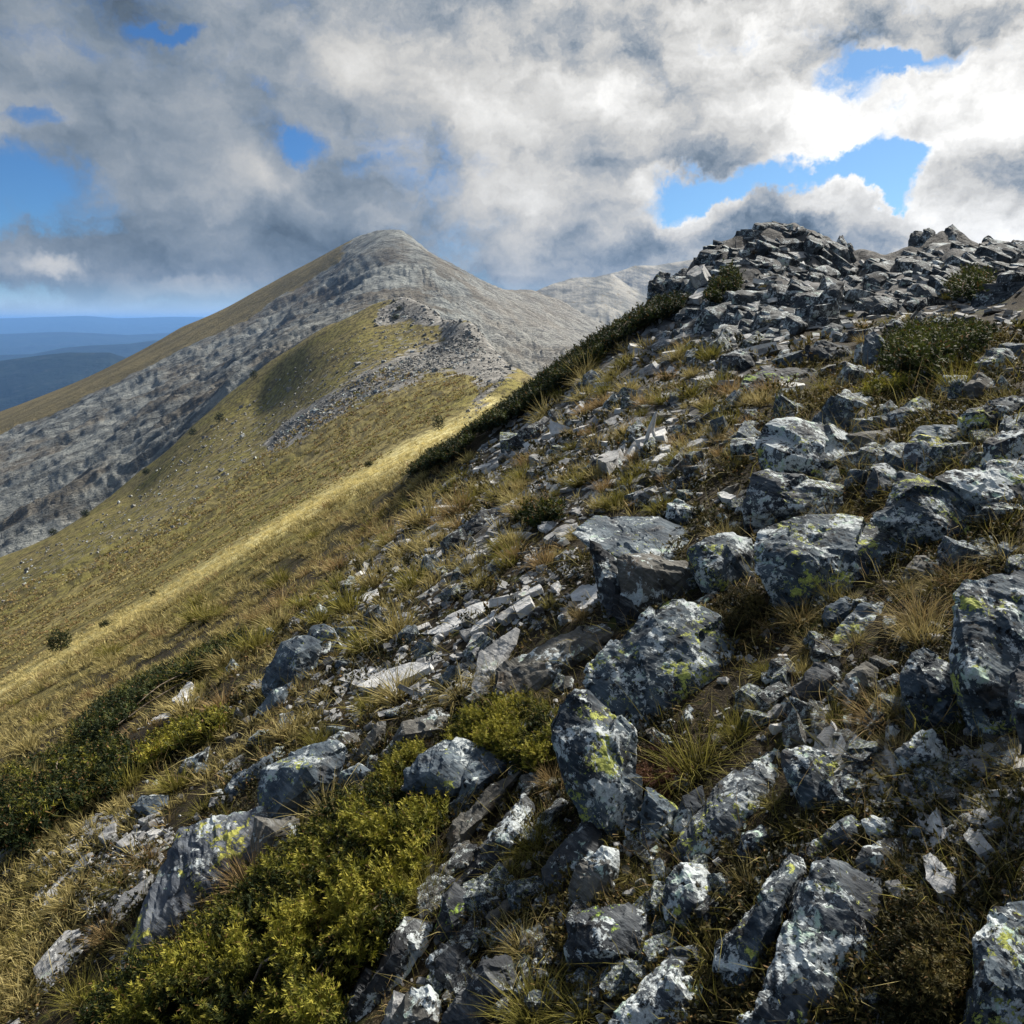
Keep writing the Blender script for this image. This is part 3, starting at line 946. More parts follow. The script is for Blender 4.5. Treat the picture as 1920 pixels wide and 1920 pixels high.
def traced_rock(name, style, label, outline, cat='rock', ref=None, lean=0.55, bulge=0.30, thick=0.75, t=None, push=1.0, amp=1.0, seed=None, res=6.2, smooth=0, group=None):
    """a boulder with the outline seen in the photograph, standing on the ground at its own distance"""
    q = np.array(outline, float)
    q = q.mean(0) + (q - q.mean(0)) * 1.05
    seed = seed or int(abs(q.sum() * 7.3)) % 9973
    r = np.random.default_rng(seed)
    x0, y0 = q.min(0)
    x1, y1 = q.max(0)
    low = q[q[:, 1] > y1 - 0.22 * (y1 - y0)]
    if t is None:
        t = HITS[base_px(np.array(outline, float))][1] * push
    W, H = (x1 - x0) / FPX * t, (y1 - y0) / FPX * t
    S = min(W, H) * 0.6 + 0.4 * math.sqrt(W * H)
    c = q.mean(0)
    sv = lambda y: np.clip((y1 - y) / max(y1 - y0, 1), 0, 1)
    P = []
    for p in q:
        P.append(EYE + ray(*p) * (t + lean * H * sv(p[1])))
    tc = t + lean * H * sv(c[1])
    ang = np.sort(r.uniform(0, 2 * math.pi, 5))
    for p in q[r.integers(0, 3)::max(2, len(q) // 3)]:
        k = r.uniform(0.30, 0.66)
        a = c + (p - c) * k
        ta = t + lean * H * sv(a[1]) - bulge * S * r.uniform(0.45, 1.15)
        P.append(EYE + ray(*a) * ta)
    for p in q[1::max(2, len(q) // 5)]:
        k = r.uniform(0.55, 0.85)
        a = c + (p - c) * k
        ta = t + lean * H * sv(a[1]) + thick * S * r.uniform(0.6, 1.1)
        b = EYE + ray(*a) * ta
        b[2] -= 0.12 * H
        P.append(b)
    for p in low:                       # rooted in the soil
        b = EYE + ray(*p) * (t + 0.25 * thick * S)
        b[2] -= 0.22 * H + 0.02
        P.append(b)
    P = np.array(P)
    base = P.mean(0)
    bm = hull_bm(P - base)
    refine(bm, res * t / FPX)
    V, F = bm_arrays(bm)
    bm.free()
    V = laplace(V, F, smooth)
    V = weather(V, F, S, seed, amp)
    o = obj(name, mesh_np(name, V, F, False), ROCKM[style], label=label, cat=cat, loc=base, group=group)
    LAND.append((ref, c[0], c[1], x1 - x0, y1 - y0, q))
    return o


def traced_slab(name, style, label, outline, cat='stone slab', ref=None, h=0.035, tilt=0.0, seed=None, res=6.5, group=None, lift=0.0):
    """a flat flake of schist lying on the slope, outline as seen"""
    q = np.array(outline, float)
    seed = seed or int(abs(q.sum() * 3.7)) % 9973
    r = np.random.default_rng(seed)
    c = q.mean(0)
    g0, hit = HITS[(float(c[0]), float(c[1]))]
    n = ground_normal(g0[0:1], g0[1:2])[0]
    n = n + r.normal(0, 0.05, 3) + np.array([0.0, -tilt, 0.0])
    n /= np.linalg.norm(n)
    o3 = g0 + n * (h * 0.75 + lift)
    d = ray(q[:, 0], q[:, 1])
    tt = ((o3 - EYE) @ n) / (d @ n)
    top = EYE + d * tt[:, None]
    size = np.linalg.norm(top.max(0) - top.min(0))
    h = min(h, 0.11 * size)
    # ragged edge
    cc = top.mean(0)
    bm = bmesh.new()
    vs = [bm.verts.new(p - cc) for p in top]
    f = bm.faces.new(vs)
    if f.normal.dot(Vector(n)) < 0:
        f.normal_flip()
    L = res * hit / FPX
    ex = bmesh.ops.extrude_face_region(bm, geom=[f])
    for v in [g for g in ex['geom'] if isinstance(g, bmesh.types.BMVert)]:
        v.co = v.co * 0.97 - Vector(n) * (h + 0.03) if False else v.co * 1.02 - Vector(n) * (h + 0.02)
    # extrude moved the copy down; the original face is the top and must be kept
    bmesh.ops.triangulate(bm, faces=bm.faces)
    bmesh.ops.recalc_face_normals(bm, faces=bm.faces)
    refine(bm, max(L, size / 70), 6)
    V, F = bm_arrays(bm)
    bm.free()
    N = vnormals(V, F)
    p = V + r.uniform(-20, 20, 3)
    V = V + N * (0.10 * h * fbm(p * 5 / size, 3, 0.5, seed % 50) + 0.16 * h * np.tanh(4 * gnoise(p * 3.4 / size, seed % 40)))[:, None]
    e = 1 - np.abs(N @ n)
    V = V + np.stack([fbm(p * 9 / size, 3, 0.6, 3), fbm(p * 9 / size, 3, 0.6, 6), 0 * e], -1) * (size * 0.018)
    o = obj(name, mesh_np(name, V, F, False), ROCKM[style], label=label, cat=cat, loc=cc, group=group, kind='thing')
    LAND.append((ref, c[0], c[1], np.ptp(q[:, 0]), np.ptp(q[:, 1]), q))
    return o


# ------------------------------------------------------------------ boulders of the foreground, as seen
def pp(s):
    a = [float(v) for v in s.replace(';', ' ').replace(',', ' ').split()]
    return list(zip(a[::2], a[1::2]))


TR = [
    # middle: the pyramid boulder and its neighbours
    ('boulder', 'M', 'big pointed boulder speckled with black and white lichen in the middle of the slope', '1260,1124 1280,1125 1292,1137 1317,1145 1350,1172 1410,1202 1435,1220 1430,1242 1400,1265 1390,1297 1327,1302 1285,1310 1235,1330 1210,1350 1197,1377 1177,1365 1155,1332 1110,1300 1097,1277 1100,1257 1132,1230 1177,1197 1205,1155 1247,1132', dict(ref='the big pointed boulder', cat='boulder', lean=0.75, bulge=0.22)),
    ('boulder', 'M', 'dark upright boulder leaning against the lower corner of the big pointed boulder', '1080,1300 1102,1302 1122,1322 1155,1345 1185,1378 1180,1402 1195,1440 1200,1500 1172,1565 1150,1590 1120,1540 1090,1490 1060,1440 1045,1400 1030,1360 1042,1332', dict(ref='the dark upright boulder', cat='boulder', lean=0.5)),
    ('overhanging_slab_rock', 'B', 'broad flat-topped grey slab jutting out over a black hollow', '1078,1000 1120,971 1160,968 1230,971 1275,988 1312,1012 1294,1030 1284,1052 1225,1048 1170,1045 1132,1030 1105,1015', dict(ref='the jutting flat-topped slab', lean=1.9, bulge=0.02, thick=0.3, amp=0.5, push=0.97)),
    ('rock', 'G', 'brownish lichen-crusted block tucked under the jutting flat-topped slab', '1160,1050 1177,1039 1200,1041 1222,1050 1282,1052 1305,1070 1307,1090 1285,1115 1235,1130 1190,1150 1165,1110 1157,1077', dict(lean=0.4)),
    ('rock', 'D', 'black shaded block below the tip of the jutting flat-topped slab', '1105,1012 1140,1035 1162,1055 1165,1100 1180,1150 1160,1172 1138,1140 1126,1085 1112,1045', dict(lean=0.3, push=1.03)),
    ('rock', 'D', 'small dark blocky stone at the foot of the brownish crusted block', '1150,1117 1187,1115 1204,1150 1190,1172 1158,1170', dict(lean=0.3)),
    ('boulder', 'M', 'squat dark boulder with pale crusted top beside the jutting flat-topped slab', '1290,1037 1302,1022 1345,1002 1372,1002 1405,1012 1412,1040 1397,1080 1370,1108 1335,1100 1310,1078 1292,1057', dict(cat='boulder', ref='the squat dark boulder')),
    ('stone', 'G', 'small pale pointed stone behind the peak of the big pointed boulder', '1290,1134 1337,1108 1347,1114 1325,1130 1305,1146', dict(cat='stone')),
    ('rock', 'G', 'long low mossy ledge running into the side of the big pointed boulder', '938,1258 960,1243 1010,1217 1085,1177 1145,1170 1182,1173 1172,1197 1130,1217 1118,1237 1072,1250 1040,1292 962,1312 938,1292', dict(ref='the long low mossy ledge', lean=0.9)),
    ('rock', 'S', 'thin upturned pale slab with a curved horn, before the long low mossy ledge', '884,1322 886,1285 900,1222 924,1220 946,1206 965,1180 972,1184 964,1211 943,1246 916,1279 897,1300', dict(lean=0.9, thick=0.3, bulge=0.08, amp=0.6)),
    # the row of dark ledges in the lower middle
    ('boulder', 'B', 'rounded blue-grey boulder between the bright juniper and the dark ledges', '758,1480 763,1447 800,1410 833,1383 867,1385 893,1405 942,1427 909,1442 879,1465 859,1499 840,1514 813,1492 780,1474', dict(cat='boulder', ref='the rounded blue-grey boulder')),
    ('rock', 'B', 'knobbly grey rock overlapping the rounded blue-grey boulder', '855,1470 880,1433 920,1423 948,1427 946,1447 915,1469 882,1497 860,1512', dict()),
    ('rock', 'G', 'narrow slanting ledge below the knobbly grey rock', '830,1604 838,1563 880,1527 920,1470 975,1448 950,1495 899,1543 850,1606', dict(lean=0.8, thick=0.5)),
    ('rock', 'D', 'dark jagged ledge slanting beside the tawny grass tufts', '855,1664 887,1620 927,1567 980,1493 1003,1513 990,1559 956,1583 926,1655 889,1672', dict(lean=0.8, thick=0.5, ref='the dark jagged ledge')),
    ('rock', 'D', 'dark broken ledge at the edge of the big juniper, lowest of the dark ledges', '634,1925 640,1890 680,1853 707,1790 757,1728 808,1738 803,1776 782,1816 716,1884 667,1930', dict(lean=0.7)),
    ('rock', 'D', 'grooved dark rock between two dark broken ledges near the lower edge', '798,1806 828,1771 872,1778 876,1815 856,1858 833,1850 813,1843', dict(lean=0.5)),
    ('rock', 'G', 'blocky grey rock with a greenish top cut by the lower edge', '735,1910 772,1852 802,1848 830,1880 824,1920 802,1940 740,1940', dict(lean=0.4)),
    ('rock', 'S', 'thin grey upright flake beside the blocky grey rock at the lower edge', '715,1917 738,1858 762,1868 753,1903 727,1936', dict(lean=0.5, thick=0.35)),
    ('rock', 'N', 'dark rock splashed with bright green lichen above the grooved dark rock', '811,1750 831,1680 852,1655 882,1671 880,1709 850,1764 817,1772', dict(lean=0.5, ref='the green-splashed dark rock')),
    ('rock', 'G', 'smooth grey wedge peeping out beside a tawny grass tuft', '911,1720 945,1687 982,1675 963,1725 921,1751', dict()),
    ('boulder', 'D', 'dark rock under a tawny tuft at the bottom centre', '830,1915 865,1850 905,1800 950,1800 965,1850 940,1900 900,1935', dict(lean=0.4, cat='rock')),
    # lower left
    ('boulder', 'B', 'angular grey boulder with a yellow-rimmed flat top beside the big juniper', '488,1445 557,1417 583,1400 627,1396 645,1410 642,1435 622,1469 575,1484 569,1517 535,1545 493,1550 488,1489', dict(cat='boulder', ref='the yellow-rimmed angular boulder', lean=0.5, bulge=0.3)),
    ('rock', 'G', 'low grey rock just behind the yellow-rimmed angular boulder', '601,1396 637,1371 668,1375 675,1390 648,1407', dict()),
    ('rock', 'G', 'steep narrow grey rock rising behind the yellow-rimmed angular boulder', '661,1430 680,1393 707,1355 722,1355 719,1392 689,1431', dict(lean=0.4, thick=0.5)),
    ('rock', 'B', 'small square-topped rock half hidden by the big juniper', '631,1477 641,1447 673,1431 695,1443 679,1484', dict()),
    ('boulder', 'G', 'blunt pale-topped boulder at the edge of the small juniper patch', '738,1382 757,1355 823,1328 839,1343 835,1365 809,1384 775,1406 743,1404', dict(cat='boulder', ref='the blunt pale-topped boulder')),
    ('boulder', 'Y', 'tall slate-blue leaning slab splashed with vivid yellow lichen', '221,1811 260,1723 293,1643 337,1553 400,1548 430,1541 495,1518 497,1567 483,1604 434,1677 380,1701 322,1747 295,1771 242,1811', dict(cat='boulder', ref='the yellow-splashed leaning slab', lean=0.75, bulge=0.1, thick=0.45, amp=0.6)),
    ('boulder', 'G', 'dark grey rock joining the leaning slab to the angular boulder', '470,1600 480,1535 520,1545 560,1535 555,1570 520,1610 490,1640', dict(lean=0.5, cat='rock')),
    ('rock', 'S', 'smooth oval grey slab alone among dry grass near the lower corner', '65,1815 85,1790 122,1748 174,1738 184,1753 169,1792 155,1824 100,1864 71,1846', dict(lean=1.0, thick=0.35, bulge=0.08, amp=0.4, ref='the smooth oval slab')),
    ('stone', 'S', 'rounded pale stone cut by the edge beyond the smooth oval slab', '-14,1602 10,1586 27,1581 36,1590 0,1616', dict(cat='stone')),
    ('rock', 'B', 'flat blue-grey slab bedded in dry grass above the leaning slab', '248,1512 267,1492 315,1491 312,1522 290,1534', dict(lean=1.2, thick=0.3, amp=0.5)),
    ('boulder', 'B', 'smooth dark blue boulder behind the yellow-rimmed angular boulder', '425,1484 442,1450 493,1419 515,1411 503,1470 448,1491', dict(cat='boulder', ref='the smooth dark blue boulder')),
    ('rock', 'D', 'dark jagged rock in dry grass uphill of the flat blue-grey slab', '325,1467 351,1423 392,1401 386,1429 348,1467', dict()),
    ('boulder', 'B', 'big cracked blue boulder at the top of the group of blue boulders', '492,1297 500,1252 529,1209 575,1196 601,1207 574,1235 569,1282 544,1294 512,1302', dict(cat='boulder', ref='the cracked blue boulder', lean=0.4)),
    ('boulder', 'B', 'dark blue boulder with a pale knob behind the cracked blue boulder', '572,1200 586,1174 607,1169 634,1185 626,1214 599,1217', dict(cat='boulder')),
    ('rock', 'D', 'blackish wedge in the shade beside the cracked blue boulder', '573,1219 618,1204 623,1222 609,1248 583,1245', dict()),
    ('boulder', 'B', 'low blue boulder downhill of the cracked blue boulder', '468,1354 505,1298 547,1280 528,1325 497,1349', dict(cat='boulder')),
    ('rock', 'D', 'dark boulder with grass on its crown above the pale slabs', '852,1013 873,984 886,967 905,955 938,955 948,970 916,994 883,1015', dict(cat='boulder', ref='the grass-crowned dark boulder')),
    # lower right: white crusted blocks
    ('boulder', 'L', 'large white-crusted boulder with a sloping ridge in the lower foreground', '1272,1583 1282,1558 1307,1533 1339,1506 1366,1452 1394,1430 1432,1406 1456,1401 1467,1432 1489,1480 1505,1513 1472,1533 1422,1564 1382,1584 1347,1618 1310,1618 1290,1604', dict(cat='boulder', ref='the large white-crusted boulder', lean=0.8, bulge=0.2)),
    ('rock', 'M', 'greenish grey slab joined to the back of the large white-crusted boulder', '1466,1416 1503,1398 1551,1412 1578,1441 1575,1456 1551,1472 1578,1519 1530,1517 1508,1511 1484,1470', dict(lean=0.7)),
    ('rock', 'L', 'small dark rock with white blotches in front of the large white-crusted boulder', '1383,1588 1394,1563 1420,1548 1447,1553 1462,1563 1443,1594 1416,1621 1390,1615', dict()),
    ('rock', 'M', 'small peaked grey rock in the gap beside the dark upright boulder', '1199,1577 1203,1525 1212,1479 1228,1482 1271,1517 1260,1566 1233,1580', dict(ref='the small peaked grey rock')),
    ('rock', 'M', 'rounded stub leaning on the small peaked grey rock', '1173,1577 1174,1541 1185,1523 1201,1523 1199,1577', dict(cat='stone')),
    ('rock', 'L', 'cracked pale rock between the small peaked rock and the large white-crusted boulder', '1262,1564 1264,1535 1282,1496 1314,1477 1320,1508 1298,1545 1276,1566', dict()),
    ('rock', 'D', 'long dark slanting rock above the grey-brown tombstone rock', '1020,1629 1031,1611 1090,1539 1112,1532 1146,1576 1144,1594 1097,1610 1082,1664 1041,1666 1025,1642', dict(ref='the long dark slanting rock')),
    ('rock', 'G', 'grey-brown upright tombstone-shaped rock behind the green-lichened dark boulder', '1066,1702 1075,1652 1093,1610 1128,1588 1157,1596 1160,1633 1147,1690 1112,1712 1074,1720', dict(ref='the tombstone-shaped rock', lean=0.4)),
    ('boulder', 'N', 'rounded black boulder with green lichen patches at the bottom centre', '1064,1727 1085,1715 1092,1734 1150,1691 1177,1691 1206,1720 1239,1760 1229,1793 1190,1812 1112,1812 1074,1795 1064,1762', dict(cat='boulder', ref='the green-lichened black boulder', bulge=0.4)),
    ('boulder', 'L', 'rounded white-speckled boulder beside a brown grass tuft', '1243,1678 1253,1644 1277,1620 1310,1623 1341,1649 1347,1673 1314,1716 1285,1738 1253,1724', dict(cat='boulder', ref='the rounded white-speckled boulder')),
    ('boulder', 'L', 'low white-topped boulder with a yellow corner cut by the lower edge', '1135,1940 1148,1903 1182,1872 1212,1837 1258,1791 1303,1777 1317,1806 1314,1857 1341,1882 1350,1940', dict(cat='boulder', ref='the low white-topped boulder', lean=0.8)),
    ('boulder', 'M', 'narrow yellow-edged half of the split boulder, beyond the dark cleft', '1348,1777 1366,1750 1400,1712 1430,1677 1454,1642 1481,1609 1502,1615 1505,1636 1493,1669 1464,1737 1427,1806 1396,1876 1383,1889 1360,1834', dict(cat='boulder', lean=0.6, thick=0.5)),
    ('boulder', 'L', 'broad white-crusted half of the split boulder in the lower corner', '1522,1630 1552,1609 1573,1612 1611,1634 1646,1655 1673,1683 1685,1720 1677,1762 1660,1797 1651,1838 1632,1870 1608,1900 1565,1930 1418,1895 1431,1851 1474,1768 1480,1741 1497,1704 1513,1657', dict(cat='boulder', ref='the broad split boulder', lean=0.75, bulge=0.18)),
    ('rock', 'L', 'pale rounded block resting on the top of the split boulder', '1497,1597 1508,1582 1557,1571 1575,1587 1578,1611 1552,1617 1517,1627 1500,1617', dict()),
    ('rock', 'L', 'white-speckled block behind the pale rounded block', '1540,1569 1568,1544 1595,1531 1616,1544 1619,1578 1598,1593 1573,1589', dict()),
    ('rock', 'L', 'pale wedge-shaped stone bridging a small black hollow', '1615,1538 1633,1531 1666,1533 1684,1546 1701,1563 1682,1571 1649,1571 1625,1559', dict(cat='stone', ref='the pale wedge-shaped stone')),
    ('rock', 'D', 'dark rock with a whitish face below the pale wedge-shaped stone', '1607,1612 1620,1590 1657,1574 1687,1574 1697,1595 1689,1628 1663,1640 1636,1651 1612,1632', dict()),
    ('stone', 'B', 'small rounded grey stone at the head of the dark cleft', '1458,1602 1481,1585 1497,1585 1497,1608 1468,1620', dict(cat='stone')),
    ('boulder', 'M', 'grey-green boulder cut by the lower corner of the view', '1812,1940 1818,1870 1826,1833 1831,1747 1855,1715 1885,1696 1935,1700 1990,1800 1990,1940', dict(cat='boulder', lean=0.6, ref='the grey-green corner boulder')),
    ('rock', 'Y', 'yellow-lichened rock on top of the grey-green corner boulder', '1876,1698 1890,1672 1930,1653 1970,1680 1960,1706 1900,1704', dict()),
    ('stone', 'S', 'smooth egg-shaped stone below the broad split boulder', '1634,1873 1652,1861 1668,1877 1668,1900 1644,1892', dict(cat='stone')),
    ('rock', 'L', 'white rock at the lower edge under the split boulder', '1370,1940 1385,1900 1420,1893 1457,1902 1480,1940', dict()),
    # right: long boulder, giant, finger stones
    ('boulder', 'M', 'long broad boulder blotched white, black and yellow across the slope', '1420,1018 1433,994 1460,984 1495,973 1535,973 1590,979 1644,981 1700,993 1768,1019 1776,1030 1740,1043 1700,1062 1697,1087 1657,1090 1622,1096 1600,1107 1576,1115 1535,1130 1517,1117 1462,1096 1437,1084 1422,1061', dict(cat='boulder', ref='the long blotched boulder', lean=0.9, bulge=0.3)),
    ('rock', 'G', 'grey rounded stone at the end of the long blotched boulder', '1693,1089 1696,1067 1720,1044 1736,1044 1760,1059 1749,1079 1720,1086', dict(cat='stone')),
    ('rock', 'B', 'finger-shaped grey stone lying below the long blotched boulder', '1561,1204 1572,1178 1600,1150 1625,1136 1687,1114 1714,1111 1726,1124 1714,1140 1673,1157 1640,1187 1618,1204 1584,1210', dict(cat='stone', ref='the finger-shaped stone', lean=0.9)),
    ('stone', 'B', 'stubby grey stone with pale end beside the finger-shaped stone', '1539,1157 1550,1138 1584,1120 1605,1126 1602,1142 1578,1168 1552,1172', dict(cat='stone')),
    ('stone', 'D', 'little dark stone behind the stubby grey stone', '1601,1126 1622,1117 1627,1130 1612,1142', dict(cat='stone')),
    ('boulder', 'M', 'white-lobed boulder at the foot of the giant lichened boulder', '1688,1262 1710,1225 1736,1212 1749,1233 1785,1246 1803,1279 1841,1321 1825,1350 1779,1366 1741,1360 1715,1340 1693,1321', dict(cat='boulder', lean=0.5)),
    ('boulder', 'M', 'giant lichened boulder cut by the side of the view', '1794,1115 1812,1098 1844,1084 1888,1076 1990,1060 2010,1250 1990,1380 1930,1378 1860,1362 1839,1330 1799,1289 1783,1225 1791,1184 1799,1143', dict(cat='boulder', ref='the giant lichened boulder', lean=0.55, bulge=0.35)),
    ('boulder', 'N', 'bright green lichen knob against the giant lichened boulder', '1892,1296 1899,1265 1920,1244 1970,1238 1980,1370 1920,1370 1905,1338', dict(cat='rock', push=0.9)),
    ('rock', 'D', 'dark hollow-backed stone in the shade below the finger-shaped stone', '1485,1315 1490,1287 1530,1244 1552,1241 1575,1257 1570,1290 1554,1310 1519,1319', dict(ref='the dark hollow-backed stone')),
    ('rock', 'G', 'dull brown-grey stone beside the dark hollow-backed stone', '1574,1295 1588,1265 1622,1239 1643,1252 1643,1290 1619,1307 1595,1322', dict()),
    ('stone', 'L', 'small white-blotched upright stone before the white-lobed boulder', '1658,1398 1661,1363 1674,1353 1689,1368 1687,1388', dict(cat='stone')),
    ('rock', 'L', 'low blotched rock downhill of the giant lichened boulder', '1680,1410 1725,1372 1747,1369 1779,1409 1779,1432 1750,1445 1698,1430', dict()),
    # right slope: tilted boulder and the tumbled blocks behind
    ('boulder', 'L', 'tilted layered boulder with a white-crusted back on the upper slope', '1414,819 1449,798 1495,787 1535,787 1573,806 1619,838 1622,859 1590,879 1557,888 1552,911 1481,900 1449,884 1420,846', dict(cat='boulder', ref='the tilted layered boulder', lean=0.6)),
    ('boulder', 'L', 'black boulder blotched with white lichen below the tilted layered boulder', '1401,913 1414,888 1443,882 1481,896 1522,901 1573,912 1619,922 1624,933 1592,959 1508,972 1454,969 1406,961', dict(cat='boulder', ref='the black blotched boulder')),
    ('rock', 'L', 'small whitish hump between two big lichened boulders', '1623,913 1636,871 1660,869 1695,893 1684,921 1657,942 1626,934', dict()),
    ('boulder', 'M', 'sloping greenish boulder above the long blotched boulder', '1639,976 1669,933 1693,893 1725,888 1760,904 1806,926 1849,950 1866,982 1858,1005 1806,1014 1763,1006 1720,987 1666,980', dict(cat='boulder', ref='the sloping greenish boulder', lean=0.8)),
    ('boulder', 'L', 'pale slab-backed boulder behind the sloping greenish boulder', '1756,897 1779,885 1861,874 1940,856 1970,945 1882,950 1855,956 1806,926', dict(cat='boulder', lean=0.9)),
    ('boulder', 'L', 'pale blocky boulder at the side of the view above the slab-backed boulder', '1842,866 1848,833 1874,817 1940,796 1960,870 1861,879', dict(cat='boulder')),
    ('boulder', 'Y', 'rounded grey boulder with a yellow-green cap on the tumbled slope', '1693,854 1696,836 1725,817 1760,817 1776,846 1762,871 1709,878', dict(cat='boulder', ref='the yellow-capped boulder')),
    ('rock', 'B', 'flat grey rock lying behind the yellow-capped boulder', '1704,816 1731,798 1785,796 1836,814 1785,830 1725,822', dict(lean=1.0)),
    ('rock', 'M', 'greenish wedge-topped rock among the tumbled blocks', '1664,775 1687,760 1725,744 1763,760 1768,771 1722,790 1712,802 1682,799 1670,790', dict(ref='the greenish wedge-topped rock')),
    ('rock', 'L', 'narrow pale ledge beside the greenish wedge-topped rock', '1718,786 1747,774 1803,760 1803,771 1768,792 1736,802', dict(lean=0.9)),
    ('boulder', 'M', 'knuckled grey boulder at the side of the view, uphill of the yellow-capped boulder', '1799,783 1861,749 1896,739 1940,749 1940,797 1874,802 1834,805 1800,802', dict(cat='boulder')),
    ('rock', 'G', 'low grey ledge pointing at the greenish wedge-topped rock', '1596,792 1617,768 1670,755 1665,775 1624,793 1609,802', dict(lean=0.9)),
    ('rock', 'G', 'brownish ledge behind the tilted layered boulder', '1588,816 1657,812 1700,798 1695,824 1673,842 1622,834', dict(lean=1.0)),
    ('rock', 'B', 'tall standing stone at the edge of the upper juniper', '1619,692 1621,631 1639,622 1656,639 1660,677 1644,702', dict(lean=0.25, ref='the tall standing stone')),
    ('rock', 'G', 'narrow broken stone beside the tall standing stone', '1600,688 1604,650 1618,642 1622,690', dict(lean=0.2)),
    ('rock', 'Q', 'peaked yellowish rock below the upper juniper', '1748,692 1781,660 1812,652 1829,647 1816,690', dict(ref='the peaked yellowish rock')),
    ('boulder', 'L', 'rounded pale boulder with yellow lichen near the side of the view', '1829,680 1858,652 1893,656 1910,681 1887,701 1843,702', dict(cat='boulder')),
    ('rock', 'G', 'streaked grey rock sloping into brown grass', '1810,724 1839,698 1879,724 1872,748 1820,752', dict()),
    ('rock', 'D', 'dark rock with a pale back before a straw tuft', '1718,718 1727,691 1762,702 1775,724 1735,736', dict()),
    ('stone', 'S', 'small pale round-backed stone below the dark rock with a pale back', '1686,744 1712,722 1722,724 1714,740 1697,750', dict(cat='stone')),
    ('rock', 'Q', 'pale pointed stone standing above the upper juniper', '1713,607 1716,592 1727,583 1745,604 1732,610', dict(cat='stone')),
    ('rock', 'O', 'blue-green upright block in the middle of the rubble', '1534,604 1540,554 1558,533 1583,529 1580,562 1566,608', dict(lean=0.25, ref='the blue-green upright block')),
    ('rock', 'Q', 'broad pale tilted slab in the rubble beside the upright block', '1612,560 1635,553 1688,560 1676,584 1635,586', dict(lean=0.9)),
    ('rock', 'D', 'dark layered rock beyond the broad pale tilted slab', '1692,572 1700,556 1735,560 1738,572 1712,584', dict()),
    ('rock', 'S', 'pale tongue-shaped slab sliding down the rubble', '1398,600 1402,570 1425,564 1421,590 1410,601', dict(lean=0.8, thick=0.3, ref='the pale tongue-shaped slab')),
    ('rock', 'Q', 'rounded pale rock above the pale tongue-shaped slab', '1412,548 1425,528 1440,524 1446,540 1428,556', dict()),
    ('rock', 'Q', 'grey peaked rock beside a yellow tuft in the rubble', '1538,628 1545,612 1560,605 1580,612 1574,632', dict()),
    ('rock', 'O', 'low dark outcrop above the green-tinged ledge', '1342,690 1352,668 1390,655 1420,668 1424,690 1380,700', dict()),
    ('rock', 'N', 'green-tinged stepped ledge on the middle slope', '1385,735 1400,705 1440,690 1500,690 1545,700 1530,715 1470,730 1420,745', dict(lean=1.3, thick=0.4, ref='the green-tinged stepped ledge')),
    ('rock', 'O', 'blue-grey hump uphill of the green-tinged stepped ledge', '1500,680 1512,650 1545,640 1590,650 1600,668 1560,682', dict()),
    ('rock', 'B', 'small blue-grey stone standing between straw tufts', '1251,758 1256,738 1266,735 1276,750 1274,760', dict(cat='stone')),
    ('rock', 'B', 'pale-topped blue stone on the scree', '1332,772 1345,759 1362,760 1366,774 1345,780', dict(cat='stone')),
    ('rock', 'M', 'dark rough stone downhill of the pale-topped blue stone', '1390,790 1398,770 1418,768 1424,786 1408,796', dict(cat='stone')),
    ('rock', 'M', 'dark mottled stone peeping over the jutting flat-topped slab', '1248,972 1252,945 1270,935 1300,952 1310,970 1280,985', dict(ref='the dark mottled stone')),
    ('rock', 'D', 'small dark stone on the scree with white shards around it', '1148,875 1150,862 1162,858 1168,872 1160,885', dict(cat='stone')),
]
ROCK_OBJS = []
prehit([base_px(np.array(pp(r[3]), float)) for r in TR])
for nm, st, lb, pts, kw in TR:
    ROCK_OBJS.append(traced_rock(nm, st, lb, pp(pts), **kw))

